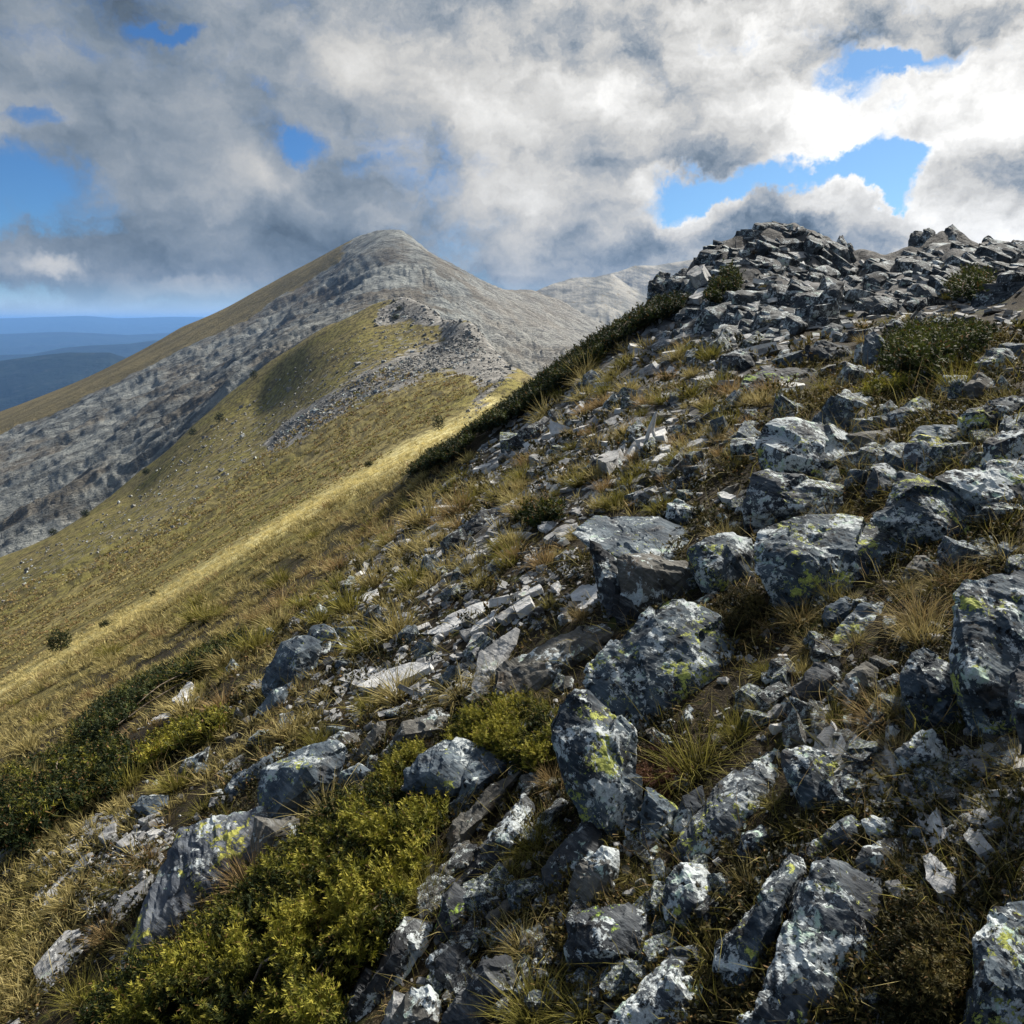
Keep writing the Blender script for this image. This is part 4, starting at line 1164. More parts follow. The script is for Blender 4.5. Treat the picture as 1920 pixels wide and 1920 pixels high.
SLABS = [
    ('P', 'large jagged white slab lying flat on the middle slope', '634,1274 664,1255 713,1244 732,1255 767,1244 808,1239 805,1250 765,1269 746,1279 737,1298 718,1290 670,1288 653,1279', dict(ref='the large jagged white slab', h=0.05)),
    ('P', 'long white slab lying beside the row of broken slabs', '782,1189 830,1167 840,1155 914,1124 926,1130 902,1150 856,1176 832,1186', dict(ref='the long white slab', h=0.05)),
    ('P', 'narrow white slab between the long white slab and the thin upturned slab', '881,1186 886,1174 927,1144 926,1158 904,1176', dict(h=0.05)),
    ('S', 'banded grey chunk at the end of the narrow white slab', '874,1212 884,1190 905,1186 907,1206 888,1226', dict(h=0.08)),
    ('P', 'squarish white flake uphill of the long white slab', '962,1134 992,1117 997,1131 969,1148', dict(h=0.05)),
    ('S', 'grey flake touching the squarish white flake', '926,1157 960,1136 963,1148 942,1163', dict(h=0.04)),
    ('P', 'thin white flake above the squarish white flake', '970,1114 1012,1094 1016,1103 980,1118', dict(h=0.04)),
    ('P', 'white square-cut slab against the black shaded block', '1070,1112 1085,1096 1121,1092 1126,1126 1092,1142 1073,1137', dict(h=0.05, ref='the white square-cut slab')),
    ('S', 'pale tapering slab pointing at the jutting flat-topped slab', '1020,1009 1042,989 1082,979 1082,991 1055,1007 1031,1015', dict(h=0.06)),
    ('P', 'small white wedge beside the pale tapering slab downhill', '1032,1098 1046,1088 1052,1098 1044,1108', dict(h=0.03)),
    ('S', 'grey tilted slab standing in grass above the large jagged white slab', '726,1216 738,1190 760,1181 758,1203 735,1220', dict(h=0.06, tilt=0.4)),
    ('P', 'whitish slab with a grey end beside straw tufts on the middle slope', '660,1130 684,1112 707,1104 709,1120 672,1136', dict(h=0.06)),
    ('P', 'pale sliver in dry grass uphill of the flat blue-grey slab', '281,1351 300,1339 342,1325 331,1345', dict(h=0.05)),
    ('P', 'pale blade-shaped slab among grass near the juniper band', '321,1315 354,1277 363,1284 340,1319', dict(h=0.06)),
    ('S', 'white flake between grass and the cracked blue boulder', '453,1294 478,1274 480,1289 462,1299', dict(h=0.05)),
    ('S', 'grey flake on bare gravel below the juniper band', '131,1634 152,1602 172,1599 165,1619 143,1637', dict(h=0.05, ref='the grey flake on bare gravel')),
    ('S', 'light flake uphill of the grey flake on bare gravel', '181,1566 199,1542 215,1542 215,1559 193,1574', dict(h=0.05)),
    ('S', 'slanting grey flake downhill of the broad split boulder', '1729,1605 1744,1598 1787,1641 1784,1666 1760,1675 1736,1648', dict(h=0.05, ref='the slanting grey flake')),
    ('S', 'long grey-green flake near the side of the view', '1804,1565 1817,1550 1839,1561 1860,1590 1834,1603', dict(h=0.05)),
    ('S', 'flat grey-green flake above the long grey-green flake', '1804,1528 1839,1515 1876,1533 1844,1547 1817,1541', dict(h=0.04)),
    ('S', 'rounded grey flake in soil below the giant lichened boulder', '1807,1432 1828,1420 1860,1430 1844,1449 1823,1446', dict(h=0.04)),
    ('P', 'bright white plate on the middle slope under the green-tinged stepped ledge', '1462,722 1475,716 1508,717 1510,722 1480,726', dict(h=0.08, ref='the bright white plate')),
    ('P', 'white plate leaning in the upper rubble of the outcrop', '1496,500 1506,490 1513,503 1500,505', dict(h=0.10)),
    ('S', 'long flat ledge slab high on the rounded outcrop', '1462,480 1480,473 1520,474 1524,482 1490,484', dict(h=0.16)),
    ('S', 'broad pale slab face low on the rounded outcrop', '1287,515 1297,502 1320,497 1318,508 1300,518', dict(h=0.18)),
    ('P', 'bright slab beside the small dark juniper on the outcrop', '1292,558 1310,542 1328,538 1326,548 1308,560', dict(h=0.10)),
    ('P', 'oval white flake on the scree above the jutting flat-topped slab', '1234,838 1242,833 1257,834 1255,841 1240,844', dict(h=0.05)),
    ('P', 'long white flake just below the oval white flake', '1221,864 1238,851 1256,848 1252,856 1232,865', dict(h=0.05)),
    ('S', 'grey-white slab leaning on a blue stone on the scree', '1117,858 1140,843 1163,842 1158,855 1136,868', dict(h=0.10)),
    ('P', 'pale plate near the black blotched boulder', '1345,925 1358,921 1380,930 1370,936 1352,932', dict(h=0.05)),
]
prehit([tuple(float(v) for v in np.array(pp(r[2]), float).mean(0)) for r in SLABS])
for st, lb, pts, kw in SLABS:
    traced_slab('stone_slab', st, lb, pp(pts), group='pale slabs lying on the slope', **kw)

# ------------------------------------------------------------------ the outcrops on the skyline: traced blocks
CREST_ROCKS = [
    ('O', 'dark square block sticking out at the end of the rounded outcrop', '1214,560 1217,530 1238,511 1256,514 1262,540 1250,560', 17.6),
    ('O', 'dark knobbly rock above the juniper band on the skyline', '1250,545 1256,522 1280,505 1308,502 1312,530 1285,548', 17.8),
    ('Q', 'rounded rubble brow of the outcrop on the skyline', '1395,480 1410,438 1428,424 1455,420 1485,424 1505,440 1515,475', 19.6),
    ('O', 'long sloping shoulder rock below the brow of the outcrop', '1290,520 1320,490 1355,470 1385,445 1405,440 1395,485 1340,515', 18.6),
    ('O', 'small pointed tooth of rock on the skyline, first past the brow', '1510,462 1513,440 1518,432 1523,444 1526,465', 20.0),
    ('O', 'second small tooth of rock on the skyline', '1526,466 1529,440 1535,435 1544,448 1550,470', 20.1),
    ('O', 'tall dark tooth of rock at the end of the rounded outcrop', '1566,490 1568,456 1574,443 1580,442 1588,456 1592,490', 20.3),
    ('O', 'low tooth of rock leaning on the tall dark tooth', '1586,492 1590,456 1595,454 1603,470 1612,492', 20.4),
    ('Q', 'cracked grey face below the row of teeth', '1500,520 1505,478 1545,468 1600,478 1622,495 1600,530 1545,540', 19.2),
    ('Q', 'upright twin block at the near end of the second outcrop', '1703,470 1706,438 1716,433 1726,436 1742,445 1740,480', 19.3),
    ('Q', 'rounded block beside the pale summit block', '1728,450 1732,430 1742,428 1752,432 1756,448 1745,458', 19.3),
    ('Q', 'pale pointed summit block of the second outcrop', '1768,462 1774,430 1786,421 1792,424 1815,448 1812,478 1780,482', 19.0),
    ('O', 'sloping grey flank below the pale summit block', '1720,500 1735,465 1780,470 1830,465 1860,480 1890,520 1850,540 1770,530', 18.0),
    ('O', 'dark notched block on the skyline of the second outcrop', '1838,470 1846,447 1854,443 1872,456 1886,475 1870,490', 18.4),
    ('O', 'big dark block at the end of the skyline, cut by the view', '1888,500 1892,460 1900,448 1925,452 1960,470 1960,520 1915,515', 17.6),
    ('O', 'low rubble rise in the notch between the outcrops', '1620,500 1650,482 1675,474 1700,468 1705,495 1660,512', 20.0),
    ('Q', 'broad grey face under the second outcrop beside its juniper', '1850,560 1860,515 1895,510 1930,530 1930,565 1885,575', 15.5),
    ('O', 'stepped dark face in the middle of the rounded outcrop', '1340,520 1365,485 1400,478 1425,500 1420,535 1370,545', 17.4),
    ('Q', 'large pale ledge face in the middle of the rounded outcrop', '1425,515 1450,488 1500,490 1530,500 1525,530 1470,540', 17.8),
]
CREST_REF = {'dark square bl': 'the dark square block', 'rounded rubble': 'the rubble brow', 'tall dark toot': 'the tall dark tooth', 'pale pointed s': 'the pale pointed summit block',
             'cracked grey f': 'the cracked grey face', 'low rubble ris': 'the low rubble rise', 'large pale led': 'the large pale ledge face', 'dark notched b': 'the dark notched block'}
for st, lb, pts, t in CREST_ROCKS:
    traced_rock('outcrop_rock', st, lb, pp(pts), cat='rock', ref=CREST_REF.get(lb[:14]), t=t, lean=0.5, thick=0.9, res=4.2, smooth=0, amp=1.0, group='rocks of the skyline outcrops')

# ------------------------------------------------------------------ loose stones, slates and outcrop blocks
def inside_px(n, poly, rng, avoid=()):
    """n random pixels inside a polygon of the photograph"""
    poly = np.array(poly, float)
    lo, hi = poly.min(0), poly.max(0)
    out = np.zeros((0, 2))
    while len(out) < n:
        p = rng.uniform(lo, hi, (n * 3, 2))
        p = p[poly_dist(p, poly) > 0]
        for a in avoid:
            p = p[poly_dist(p, a) < 2]
        out = np.concatenate([out, p])
    return out[:n]


def frames(N, rng, tilt=0.15, spin=None):
    """rotation matrices whose Z follows the normals N, spun at random"""
    n = N + rng.normal(0, tilt, N.shape)
    n /= np.linalg.norm(n, axis=1, keepdims=True)
    a = rng.uniform(0, 2 * math.pi, len(N)) if spin is None else spin
    h = np.stack([np.cos(a), np.sin(a), 0 * a], -1)
    x = h - n * (h * n).sum(1, keepdims=True)
    x /= np.linalg.norm(x, axis=1, keepdims=True)
    y = np.cross(n, x)
    return np.stack([x, y, n], -1)


def merge(protos, idx, P, Rm, S):
    """one big mesh out of transformed prototypes; also the per piece index of every vertex"""
    Vs, Fs, own, pv, off = [], [], [], [], 0
    for k, (V, F) in enumerate(protos):
        w = np.where(idx == k)[0]
        if not len(w):
            continue
        s = S[w] if S.ndim == 2 else np.repeat(S[w][:, None], 3, 1)
        A = np.einsum('nij,nvj->nvi', Rm[w], V[None] * s[:, None]) + P[w][:, None]
        f = F[None] + (np.arange(len(w)) * len(V))[:, None, None] + off
        Vs.append(A.reshape(-1, 3)); Fs.append(f.reshape(-1, F.shape[1]))
        own.append(np.repeat(w, len(V))); pv.append(np.tile(np.arange(len(V)), len(w)) + 100000 * k)
        off += len(w) * len(V)
    return np.concatenate(Vs), np.concatenate(Fs), np.concatenate(own), np.concatenate(pv)


def stone_proto(seed, flat=0.7, sub=1, amp=1.0, npts=13):
    r = np.random.default_rng(seed)
    c = np.array([[x, y, z] for x in (-1, 1) for y in (-1, 1) for z in (-1, 1)], float)
    e = r.normal(0, 1, (max(npts - 8, 1), 3))
    e /= np.abs(e).max(1, keepdims=True)
    p = np.concatenate([c * r.uniform(0.45, 1.0, (8, 3)), e * r.uniform(0.8, 1.05, (len(e), 1))])
    p *= np.array([0.5, 0.5 * r.uniform(0.5, 0.9), 0.5 * flat])
    bm = hull_bm(p)
    if sub:
        refine(bm, 0.34 / sub, 5)
    V, F = bm_arrays(bm)
    bm.free()
    if sub:
        V = weather(V, F, 0.62, seed, amp)
    return V, F


def worn(VF, it=1):
    V, F = VF
    return laplace(V, F, it, 0.45), F


def slate_proto(seed, sub=True, th=0.05):
    r = np.random.default_rng(seed)
    k = r.integers(5, 8)
    a = np.sort(r.uniform(0, 2 * math.pi, k) * 0.4 + np.arange(k) * 2 * math.pi / k * 0.9)
    rad = r.uniform(0.32, 0.55, k)
    q = np.stack([np.cos(a) * rad * 1.25, np.sin(a) * rad * r.uniform(0.5, 0.85)], -1)
    bm = bmesh.new()
    f = bm.faces.new([bm.verts.new((x, y, th + r.normal(0, 0.012))) for x, y in q])
    if f.normal.z < 0:
        f.normal_flip()
    ex = bmesh.ops.extrude_face_region(bm, geom=[f])
    for v in [g for g in ex['geom'] if isinstance(g, bmesh.types.BMVert)]:
        v.co = Vector((v.co.x * 1.06, v.co.y * 1.06, -th - 0.05))
    bmesh.ops.triangulate(bm, faces=bm.faces)
    bmesh.ops.recalc_face_normals(bm, faces=bm.faces)
    if sub:
        refine(bm, 0.16, 4)
    V, F = bm_arrays(bm)
    bm.free()
    if sub:
        p = V + r.uniform(-9, 9, 3)
        V = V + np.stack([fbm(p * 4, 2, 0.6, 1), fbm(p * 4, 2, 0.6, 2), 0.35 * fbm(p * 3, 3, 0.6, 3)], -1) * 0.035
    return V, F


BOUND = [(l[5]) for l in LAND]
PENDING = []      # (object, kind phrase, px, py, size px) waiting for a label


def copies(name, meshes, P, Rm, S, mats, phrase, cat, group, idx):
    """one object for each stone or tuft, sharing mesh data"""
    q = proj(P)
    for k in range(len(P)):
        me = meshes[idx[k]]
        o = bpy.data.objects.new(name, me)
        COL.objects.link(o)
        if mats is not None:
            o.material_slots[0].link = 'OBJECT'
            o.material_slots[0].material = mats
        M = Matrix(Rm[k].tolist()).to_4x4()
        s = S[k] if np.ndim(S[k]) else (S[k],) * 3
        o.matrix_world = Matrix.Translation(P[k]) @ M @ Matrix.Diagonal((*s, 1))
        tag(o, None, cat, group, 'thing')
        PENDING.append((o, phrase[k] if isinstance(phrase, list) else phrase, q[k, 0], q[k, 1]))


rs = np.random.default_rng(5)
SLATE_LO = [slate_proto(i, False) for i in range(8)]
SLATE_HI = [slate_proto(i + 20, True) for i in range(10)]
STONE_LO = [stone_proto(i, 0.7, 0, npts=10) for i in range(8)]
STONE_HI = [stone_proto(i + 40, [0.45, 0.7, 0.55][i % 3], 3, 1.0, 11) for i in range(12)]
BLOCK_HI = [worn(stone_proto(i + 80, [0.42, 0.6, 0.32, 0.8][i % 4], 4, 1.2, 12)) for i in range(12)]

# slates: dense on the open scree, thin elsewhere
SCREE_MAIN = [(690, 1010), (840, 900), (930, 800), (1010, 730), (1110, 660), (1230, 600), (1290, 610), (1430, 640), (1500, 700), (1400, 800), (1330, 900), (1150, 960), (1000, 1010), (820, 1080), (640, 1100)]
SLATE_MID = [(560, 1130), (700, 1090), (1000, 990), (1080, 1020), (1130, 1150), (960, 1200), (850, 1330), (560, 1350), (480, 1280)]
SLATE_LEFT = [(60, 1620), (190, 1540), (300, 1520), (330, 1560), (250, 1700), (180, 1720), (80, 1690)]
SLATE_RIGHT = [(1450, 1360), (1700, 1420), (1920, 1400), (1920, 1680), (1800, 1720), (1690, 1560), (1580, 1480)]
RUBBLE = [(1250, 560), (1320, 520), (1420, 480), (1560, 490), (1640, 500), (1760, 480), (1900, 500), (1920, 640), (1720, 600), (1600, 640), (1450, 640), (1300, 610)]
px = np.concatenate([inside_px(2300, SCREE_MAIN, rs), inside_px(420, SLATE_MID, rs), inside_px(130, SLATE_LEFT, rs), inside_px(230, SLATE_RIGHT, rs), inside_px(900, RUBBLE, rs)])
G, t = ground_hit(px[:, 0], px[:, 1], rough=True)
ok = np.isfinite(t) & (t < 30)
G, t, px = G[ok], t[ok], px[ok]
size = np.exp(rs.normal(math.log(0.105), 0.5, len(G))) * np.clip(t / 8, 0.55, 1.5)
size = np.clip(size, 0.03, 0.55)
Nn = ground_normal(G[:, 0], G[:, 1])
Rm = frames(Nn + np.array([0.10, 0.0, 0.10]), rs, 0.24)
P = G + Nn * (size * 0.03)[:, None]
big = np.argsort(-size / t)[:295]
mask = np.zeros(len(G), bool)
mask[big] = True
idx = rs.integers(0, 10, len(G))
tone = rs.random(len(G))
ms = [mesh_np('slate_flake', V, F, False) for V, F in SLATE_HI]
for me in ms:
    me.materials.append(ROCKM['S'])
for st, sel, word in (('P', mask & (tone < 0.58), 'pale'), ('S', mask & (tone >= 0.58), 'grey')):
    w = np.where(sel)[0]
    ph = [('broad ' if size[k] > 0.28 else 'small ' if size[k] < 0.14 else 'middling ') + word + ' slate flake' for k in w]
    copies('slate_flake', ms, P[w], Rm[w], size[w], ROCKM[st], ph, 'slate flake', 'slate flakes scattered over the slope', idx[w])
w = np.where(~mask)[0]
V, F, own, pv = merge(SLATE_LO, idx[w] % 8, P[w], Rm[w], size[w])
obj('scree', mesh_np('scree', V, F, False), ROCKM['S'], kind='stuff', label='carpet of small broken slate chips on the open slope', cat='scree')

# rounded stones among the boulders and on the slope
ST_NEAR = [(560, 1120), (1000, 960), (1400, 800), (1900, 700), (1920, 1900), (1000, 1900), (700, 1500), (300, 1600), (60, 1700), (300, 1400)]
ST_UP = [(900, 880), (1230, 600), (1450, 620), (1720, 600), (1920, 600), (1920, 800), (1500, 800), (1250, 950)]
px = np.concatenate([inside_px(420, ST_NEAR, rs, BOUND), inside_px(200, ST_UP, rs, BOUND)])
G, t = ground_hit(px[:, 0], px[:, 1], rough=True)
ok = np.isfinite(t) & (t < 25)
G, t, px = G[ok], t[ok], px[ok]
size = np.clip(np.exp(rs.normal(math.log(0.085), 0.55, len(G))) * np.clip(t / 5, 0.6, 2.4), 0.025, 0.6)
size = np.minimum(size, 64 / FPX * t)
Nn = ground_normal(G[:, 0], G[:, 1])
Rm = frames(Nn, rs, 0.35)
P = G + Nn * (size * 0.10)[:, None]
big = np.argsort(-size / t)[:230]
mask = np.zeros(len(G), bool)
mask[big] = True
idx = rs.integers(0, 12, len(G))
names = {'M': 'lichen-speckled', 'B': 'blue-grey', 'G': 'grey-brown', 'D': 'dark', 'L': 'white-crusted', 'S': 'pale grey'}
kinds = list('MBGDLS')
pick = rs.choice(6, len(G), p=[0.26, 0.22, 0.20, 0.20, 0.08, 0.04])
mm = [mesh_np('stone', V, F, False) for V, F in STONE_HI]
for me in mm:
    me.materials.append(ROCKM['G'])
for j, st in enumerate(kinds):
    w = np.where(mask & (pick == j))[0]
    ph = [('large ' if size[k] > 0.24 else 'small ' if size[k] < 0.10 else 'middling ') + names[st] + ' stone' for k in w]
    copies('stone', mm, P[w], Rm[w], size[w], ROCKM[st], ph, 'stone', 'loose stones among the boulders', idx[w])
w = np.where(~mask)[0]
V, F, own, pv = merge(STONE_LO, idx[w] % 8, P[w], Rm[w], size[w])
obj('stone_rubble', mesh_np('stone_rubble', V, F, False), ROCKM['G'], kind='stuff', label='scatter of small stones between the boulders', cat='rubble')

# larger half-buried rocks packed between the traced ones
PACK1 = [(1450, 690), (1650, 720), (1920, 640), (1920, 1080), (1650, 1000), (1400, 960), (1380, 850)]
PACK2 = [(840, 1470), (960, 1440), (1040, 1480), (1060, 1620), (1240, 1640), (1260, 1880), (900, 1900), (680, 1900), (800, 1640)]
PACK3 = [(1450, 1200), (1700, 1150), (1690, 1400), (1560, 1560), (1400, 1400)]
MED = [stone_proto(i + 140, [0.6, 0.85, 0.7][i % 3], 7, 1.0, 12) for i in range(9)]
mm = [mesh_np('rock', V, F, False) for V, F in MED]
for me in mm:
    me.materials.append(ROCKM['M'])
for poly, n, lo, hi, st3, words3 in ((PACK1, 34, 45, 100, 'LMB', ('white-crusted', 'lichen-speckled', 'blue-grey')), (PACK2, 36, 45, 95, 'DGM', ('dark', 'grey-brown', 'lichen-speckled')), (PACK3, 14, 40, 80, 'DML', ('dark', 'lichen-speckled', 'white-crusted'))):
    px = inside_px(n, poly, rs, BOUND)
    G, t = ground_hit(px[:, 0], px[:, 1])
    size = rs.uniform(lo, hi, n) / FPX * t
    Nn = ground_normal(G[:, 0], G[:, 1])
    Rm = frames(0.6 * Nn + 0.4 * FOLIA, rs, 0.15, rs.normal(0.7, 0.5, n))
    pk = rs.integers(0, 3, n)
    for j in range(3):
        w = np.where(pk == j)[0]
        copies('rock', mm, G[w] + Nn[w] * (size[w] * 0.02)[:, None], Rm[w], size[w], ROCKM[st3[j]], words3[j] + ' half-buried rock', 'rock', 'half-buried rocks', rs.integers(0, 9, len(w)))

# blocks that make up the outcrops
OUT1 = [(1235, 545), (1300, 508), (1360, 475), (1410, 440), (1460, 434), (1520, 462), (1570, 480), (1620, 498), (1690, 482), (1740, 452), (1800, 446), (1860, 472), (1920, 485), (1920, 570), (1780, 560), (1640, 590), (1500, 620), (1380, 640), (1290, 610), (1250, 590)]
px = inside_px(1000, OUT1, rs)
G, t = ground_hit(px[:, 0], px[:, 1], rough=True)
ok = np.isfinite(t) & (t < 26)
G, t = G[ok], t[ok]
size = np.clip(np.exp(rs.normal(math.log(0.32), 0.60, len(G))), 0.10, 0.95)
Nn = ground_normal(G[:, 0], G[:, 1], 0.6)
Rm = frames(0.55 * Nn + 0.45 * FOLIA / np.linalg.norm(FOLIA), rs, 0.10, rs.normal(0.6, 0.5, len(G)))
P = G - np.array([0, 0, 1.0]) * (size * 0.16)[:, None]
S3 = size[:, None] * rs.uniform(0.75, 1.25, (len(G), 3))
big = np.argsort(-size / t)[:270]
mask = np.zeros(len(G), bool)
mask[big] = True
idx = rs.integers(0, 12, len(G))
pick = rs.random(len(G))
mm = [mesh_np('outcrop_rock', V, F, False) for V, F in BLOCK_HI]
for me in mm:
    me.materials.append(ROCKM['O'])
for st, sel, word in (('O', pick < 0.8, 'dark'), ('Q', pick >= 0.8, 'pale')):
    w = np.where(mask & sel)[0]
    ph = [('big ' if size[k] > 0.75 else 'small ' if size[k] < 0.45 else '') + word + ' angular outcrop block' for k in w]
    copies('outcrop_rock', mm, P[w], Rm[w], S3[w], ROCKM[st], ph, 'rock', 'rocks of the skyline outcrops', idx[w])
w = np.where(~mask)[0]
V, F, own, pv = merge(STONE_LO, idx[w] % 8, P[w], Rm[w], S3[w])
obj('outcrop_rubble', mesh_np('outcrop_rubble', V, F, False), ROCKM['O'], kind='stuff', label='small angular rubble filling the outcrops', cat='rubble')

# quartz pebbles that shine out in the lower right
for k, (a, b, wd) in enumerate([(1468, 1234, 22), (1458, 1371, 30), (1755, 1200, 26), (1640, 1690, 14), (1700, 1410, 12), (1310, 930, 16)]):
    g, tt = ground_hit([a], [b])
    me = mesh_np('quartz_pebble', *STONE_HI[k])
    me.materials.append(ROCKM['W'])
    s = wd / FPX * float(tt[0])
    copies('quartz_pebble', [me], g + [[0, 0, s * 0.2]], np.eye(3)[None], np.array([s]), None, 'milky white quartz pebble', 'pebble', 'quartz pebbles', [0])

# fine gravel on the bare soil close by, and the stones of the far screes
px = np.concatenate([inside_px(1600, [(0, 1500), (700, 1100), (1100, 980), (1920, 800), (1920, 1920), (0, 1920)], rs), inside_px(800, SLATE_LEFT, rs), inside_px(900, SLATE_RIGHT, rs), inside_px(900, SLATE_MID, rs)])
G, t = ground_hit(px[:, 0], px[:, 1], rough=True)
ok = np.isfinite(t) & (t < 14)
G, t = G[ok], t[ok]
size = np.clip(np.exp(rs.normal(math.log(0.020), 0.5, len(G))) * np.clip(t / 3, 0.7, 2.5), 0.006, 0.09)
Nn = ground_normal(G[:, 0], G[:, 1])
V, F, own, pv = merge(SLATE_LO + STONE_LO, rs.integers(0, 16, len(G)), G + Nn * (size * 0.1)[:, None], frames(Nn, rs, 0.3), size)
obj('gravel', mesh_np('gravel', V, F, False), ROCKM['S'], kind='stuff', label='fine slate gravel strewn on dark soil', cat='gravel')

px = np.concatenate([inside_px(2600, SCREE, rs), inside_px(500, KNOB, rs), inside_px(300, TOP, rs), inside_px(2000, STONY, rs), inside_px(250, PATH, rs)])
G, t = ground_hit(px[:, 0], px[:, 1], rough=True)
ok = np.isfinite(t) & (t > 60)
G, t = G[ok], t[ok]
size = np.clip(np.exp(rs.normal(math.log(0.42), 0.5, len(G))), 0.2, 2.0) * np.clip(t / 220, 0.4, 1.3)
Nn = ground_normal(G[:, 0], G[:, 1])
V, F, own, pv = merge(STONE_LO, rs.integers(0, 8, len(G)), G + Nn * (size * 0.12)[:, None], frames(Nn, rs, 0.3), size)
obj('distant_scree', mesh_np('distant_scree', V, F, False), mat_rock('distant_scree_stone', (0.12, 0.117, 0.107), (0.30, 0.29, 0.265), 0.12, 0.0, 0.0, 0.06, rust=0.3), kind='stuff', label='pale stones streaming down the flank of the grassy spur', cat='scree')

# ------------------------------------------------------------------ plants
def mat_grass():
    m, T = material('dry_grass')
    a = T.new('ShaderNodeAttribute', attribute_name='tint')
    sep = T.new('ShaderNodeSeparateColor')
    T.put(sep.inputs[0], a.outputs['Color'])
    s, rnd, clump = sep.outputs[0], sep.outputs[1], sep.outputs[2]
    oi = T.new('ShaderNodeObjectInfo')
    k = T.m('FRACT', T.m('ADD', clump, oi.outputs['Random']))
    straw = T.mix(rnd, (0.235, 0.185, 0.060), (0.48, 0.41, 0.18))
    olive = T.mix(rnd, (0.11, 0.108, 0.020), (0.30, 0.262, 0.062))
    tawny = T.mix(rnd, (0.20, 0.125, 0.050), (0.42, 0.31, 0.15))
    col = T.mix(T.ss(k, 0.30, 0.50), olive, straw)
    col = T.mix(T.ss(k, 0.78, 0.90), col, tawny)
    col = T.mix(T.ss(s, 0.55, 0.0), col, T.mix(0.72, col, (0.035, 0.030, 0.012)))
    col = T.mix(T.m('MULTIPLY', a.outputs['Alpha'], 0.8), col, (0.95, 0.82, 0.38))  # alpha lays the strip's painted sunlight over the blade colour
    finish(T, col, 0.8, None, 0.15, 0.25)
    return m


def mat_needles(name, dark, mid, tip):
    m, T = material(name)
    a = T.new('ShaderNodeAttribute', attribute_name='tint')
    sep = T.new('ShaderNodeSeparateColor')
    T.put(sep.inputs[0], a.outputs['Color'])
    s, rnd, clump = sep.outputs[0], sep.outputs[1], sep.outputs[2]
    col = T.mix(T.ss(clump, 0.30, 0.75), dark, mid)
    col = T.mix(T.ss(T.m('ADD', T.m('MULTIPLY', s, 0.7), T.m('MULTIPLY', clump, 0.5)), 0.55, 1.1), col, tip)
    col = T.mix(T.ss(rnd, 0.93, 0.97), col, (0.20, 0.115, 0.045))
    finish(T, col, 0.75, None, 0.25, 0.22)
    return m


M_GRASS = mat_grass()
M_JUN = mat_needles('juniper_needles', (0.016, 0.028, 0.005), (0.160, 0.165, 0.016), (0.42, 0.37, 0.055))
M_JUND = mat_needles('dark_juniper_needles', (0.018, 0.030, 0.010), (0.052, 0.070, 0.016), (0.12, 0.13, 0.026))
M_HEATH = mat_needles('heath_leaves', (0.020, 0.021, 0.007), (0.060, 0.052, 0.016), (0.17, 0.135, 0.040))
M_BARK = mat_plain('juniper_bark', (0.10, 0.075, 0.055), (0.24, 0.20, 0.16), 30.0)


def blade_set(n, rng, lmin=0.7, lmax=1.1, spread=0.14, open_=0.9, droop=0.45, wid=0.016, levels=4):
    """blades of one tuft: vertices, triangles, (along, random) for each vertex"""
    ang = rng.uniform(0, 2 * math.pi, n)
    rad = np.sqrt(rng.random(n)) * spread
    out = np.stack([np.cos(ang), np.sin(ang), 0 * ang], -1)
    lean = np.clip(rad / spread * 0.6 + rng.normal(0.18, 0.22, n), 0.02, 1.4) * open_
    L = rng.uniform(lmin, lmax, n)
    a2 = ang + rng.normal(0, 0.5, n)
    out2 = np.stack([np.cos(a2), np.sin(a2), 0 * a2], -1)
    d = out2 * np.sin(lean)[:, None] + np.array([0, 0, 1.0]) * np.cos(lean)[:, None]
    s = np.linspace(0, 1, levels)
    dr = droop * rng.uniform(0.3, 1.3, n)
    side = np.cross(d, np.array([0, 0, 1.0]) + rng.normal(0, 0.4, (n, 3)))
    side /= np.linalg.norm(side, axis=1, keepdims=True)
    curl = rng.normal(0, 0.17, (n, 3))
    P = (out * rad[:, None])[:, None] + d[:, None] * (L[:, None] * s)[..., None] \
        + (out2[:, None] * 0.35 - np.array([0, 0, 0.55])) * (dr[:, None] * L[:, None] * s ** 2.2)[..., None] + curl[:, None] * (s ** 2)[None, :, None]
    w = wid * rng.uniform(0.6, 1.2, n)[:, None] * (1 - 0.75 * s)[None]
    A = P - side[:, None] * w[..., None]
    B = P + side[:, None] * w[..., None]
    V = np.stack([A[:, :-1], B[:, :-1]], 2).reshape(n, -1, 3)         # 2*(levels-1)
    V = np.concatenate([V, P[:, -1:]], 1)
    nv = 2 * (levels - 1) + 1
    f = []
    for k in range(levels - 2):
        f += [(2 * k, 2 * k + 1, 2 * k + 3), (2 * k, 2 * k + 3, 2 * k + 2)]
    k = levels - 2
    f.append((2 * k, 2 * k + 1, nv - 1))
    F = (np.array(f)[None] + (np.arange(n) * nv)[:, None, None]).reshape(-1, 3)
    al = np.append(np.repeat(s[:-1], 2), 1.0)
    at = np.stack([np.tile(al, n), np.repeat(rng.random(n), nv)], -1)
    return V.reshape(-1, 3), F, at


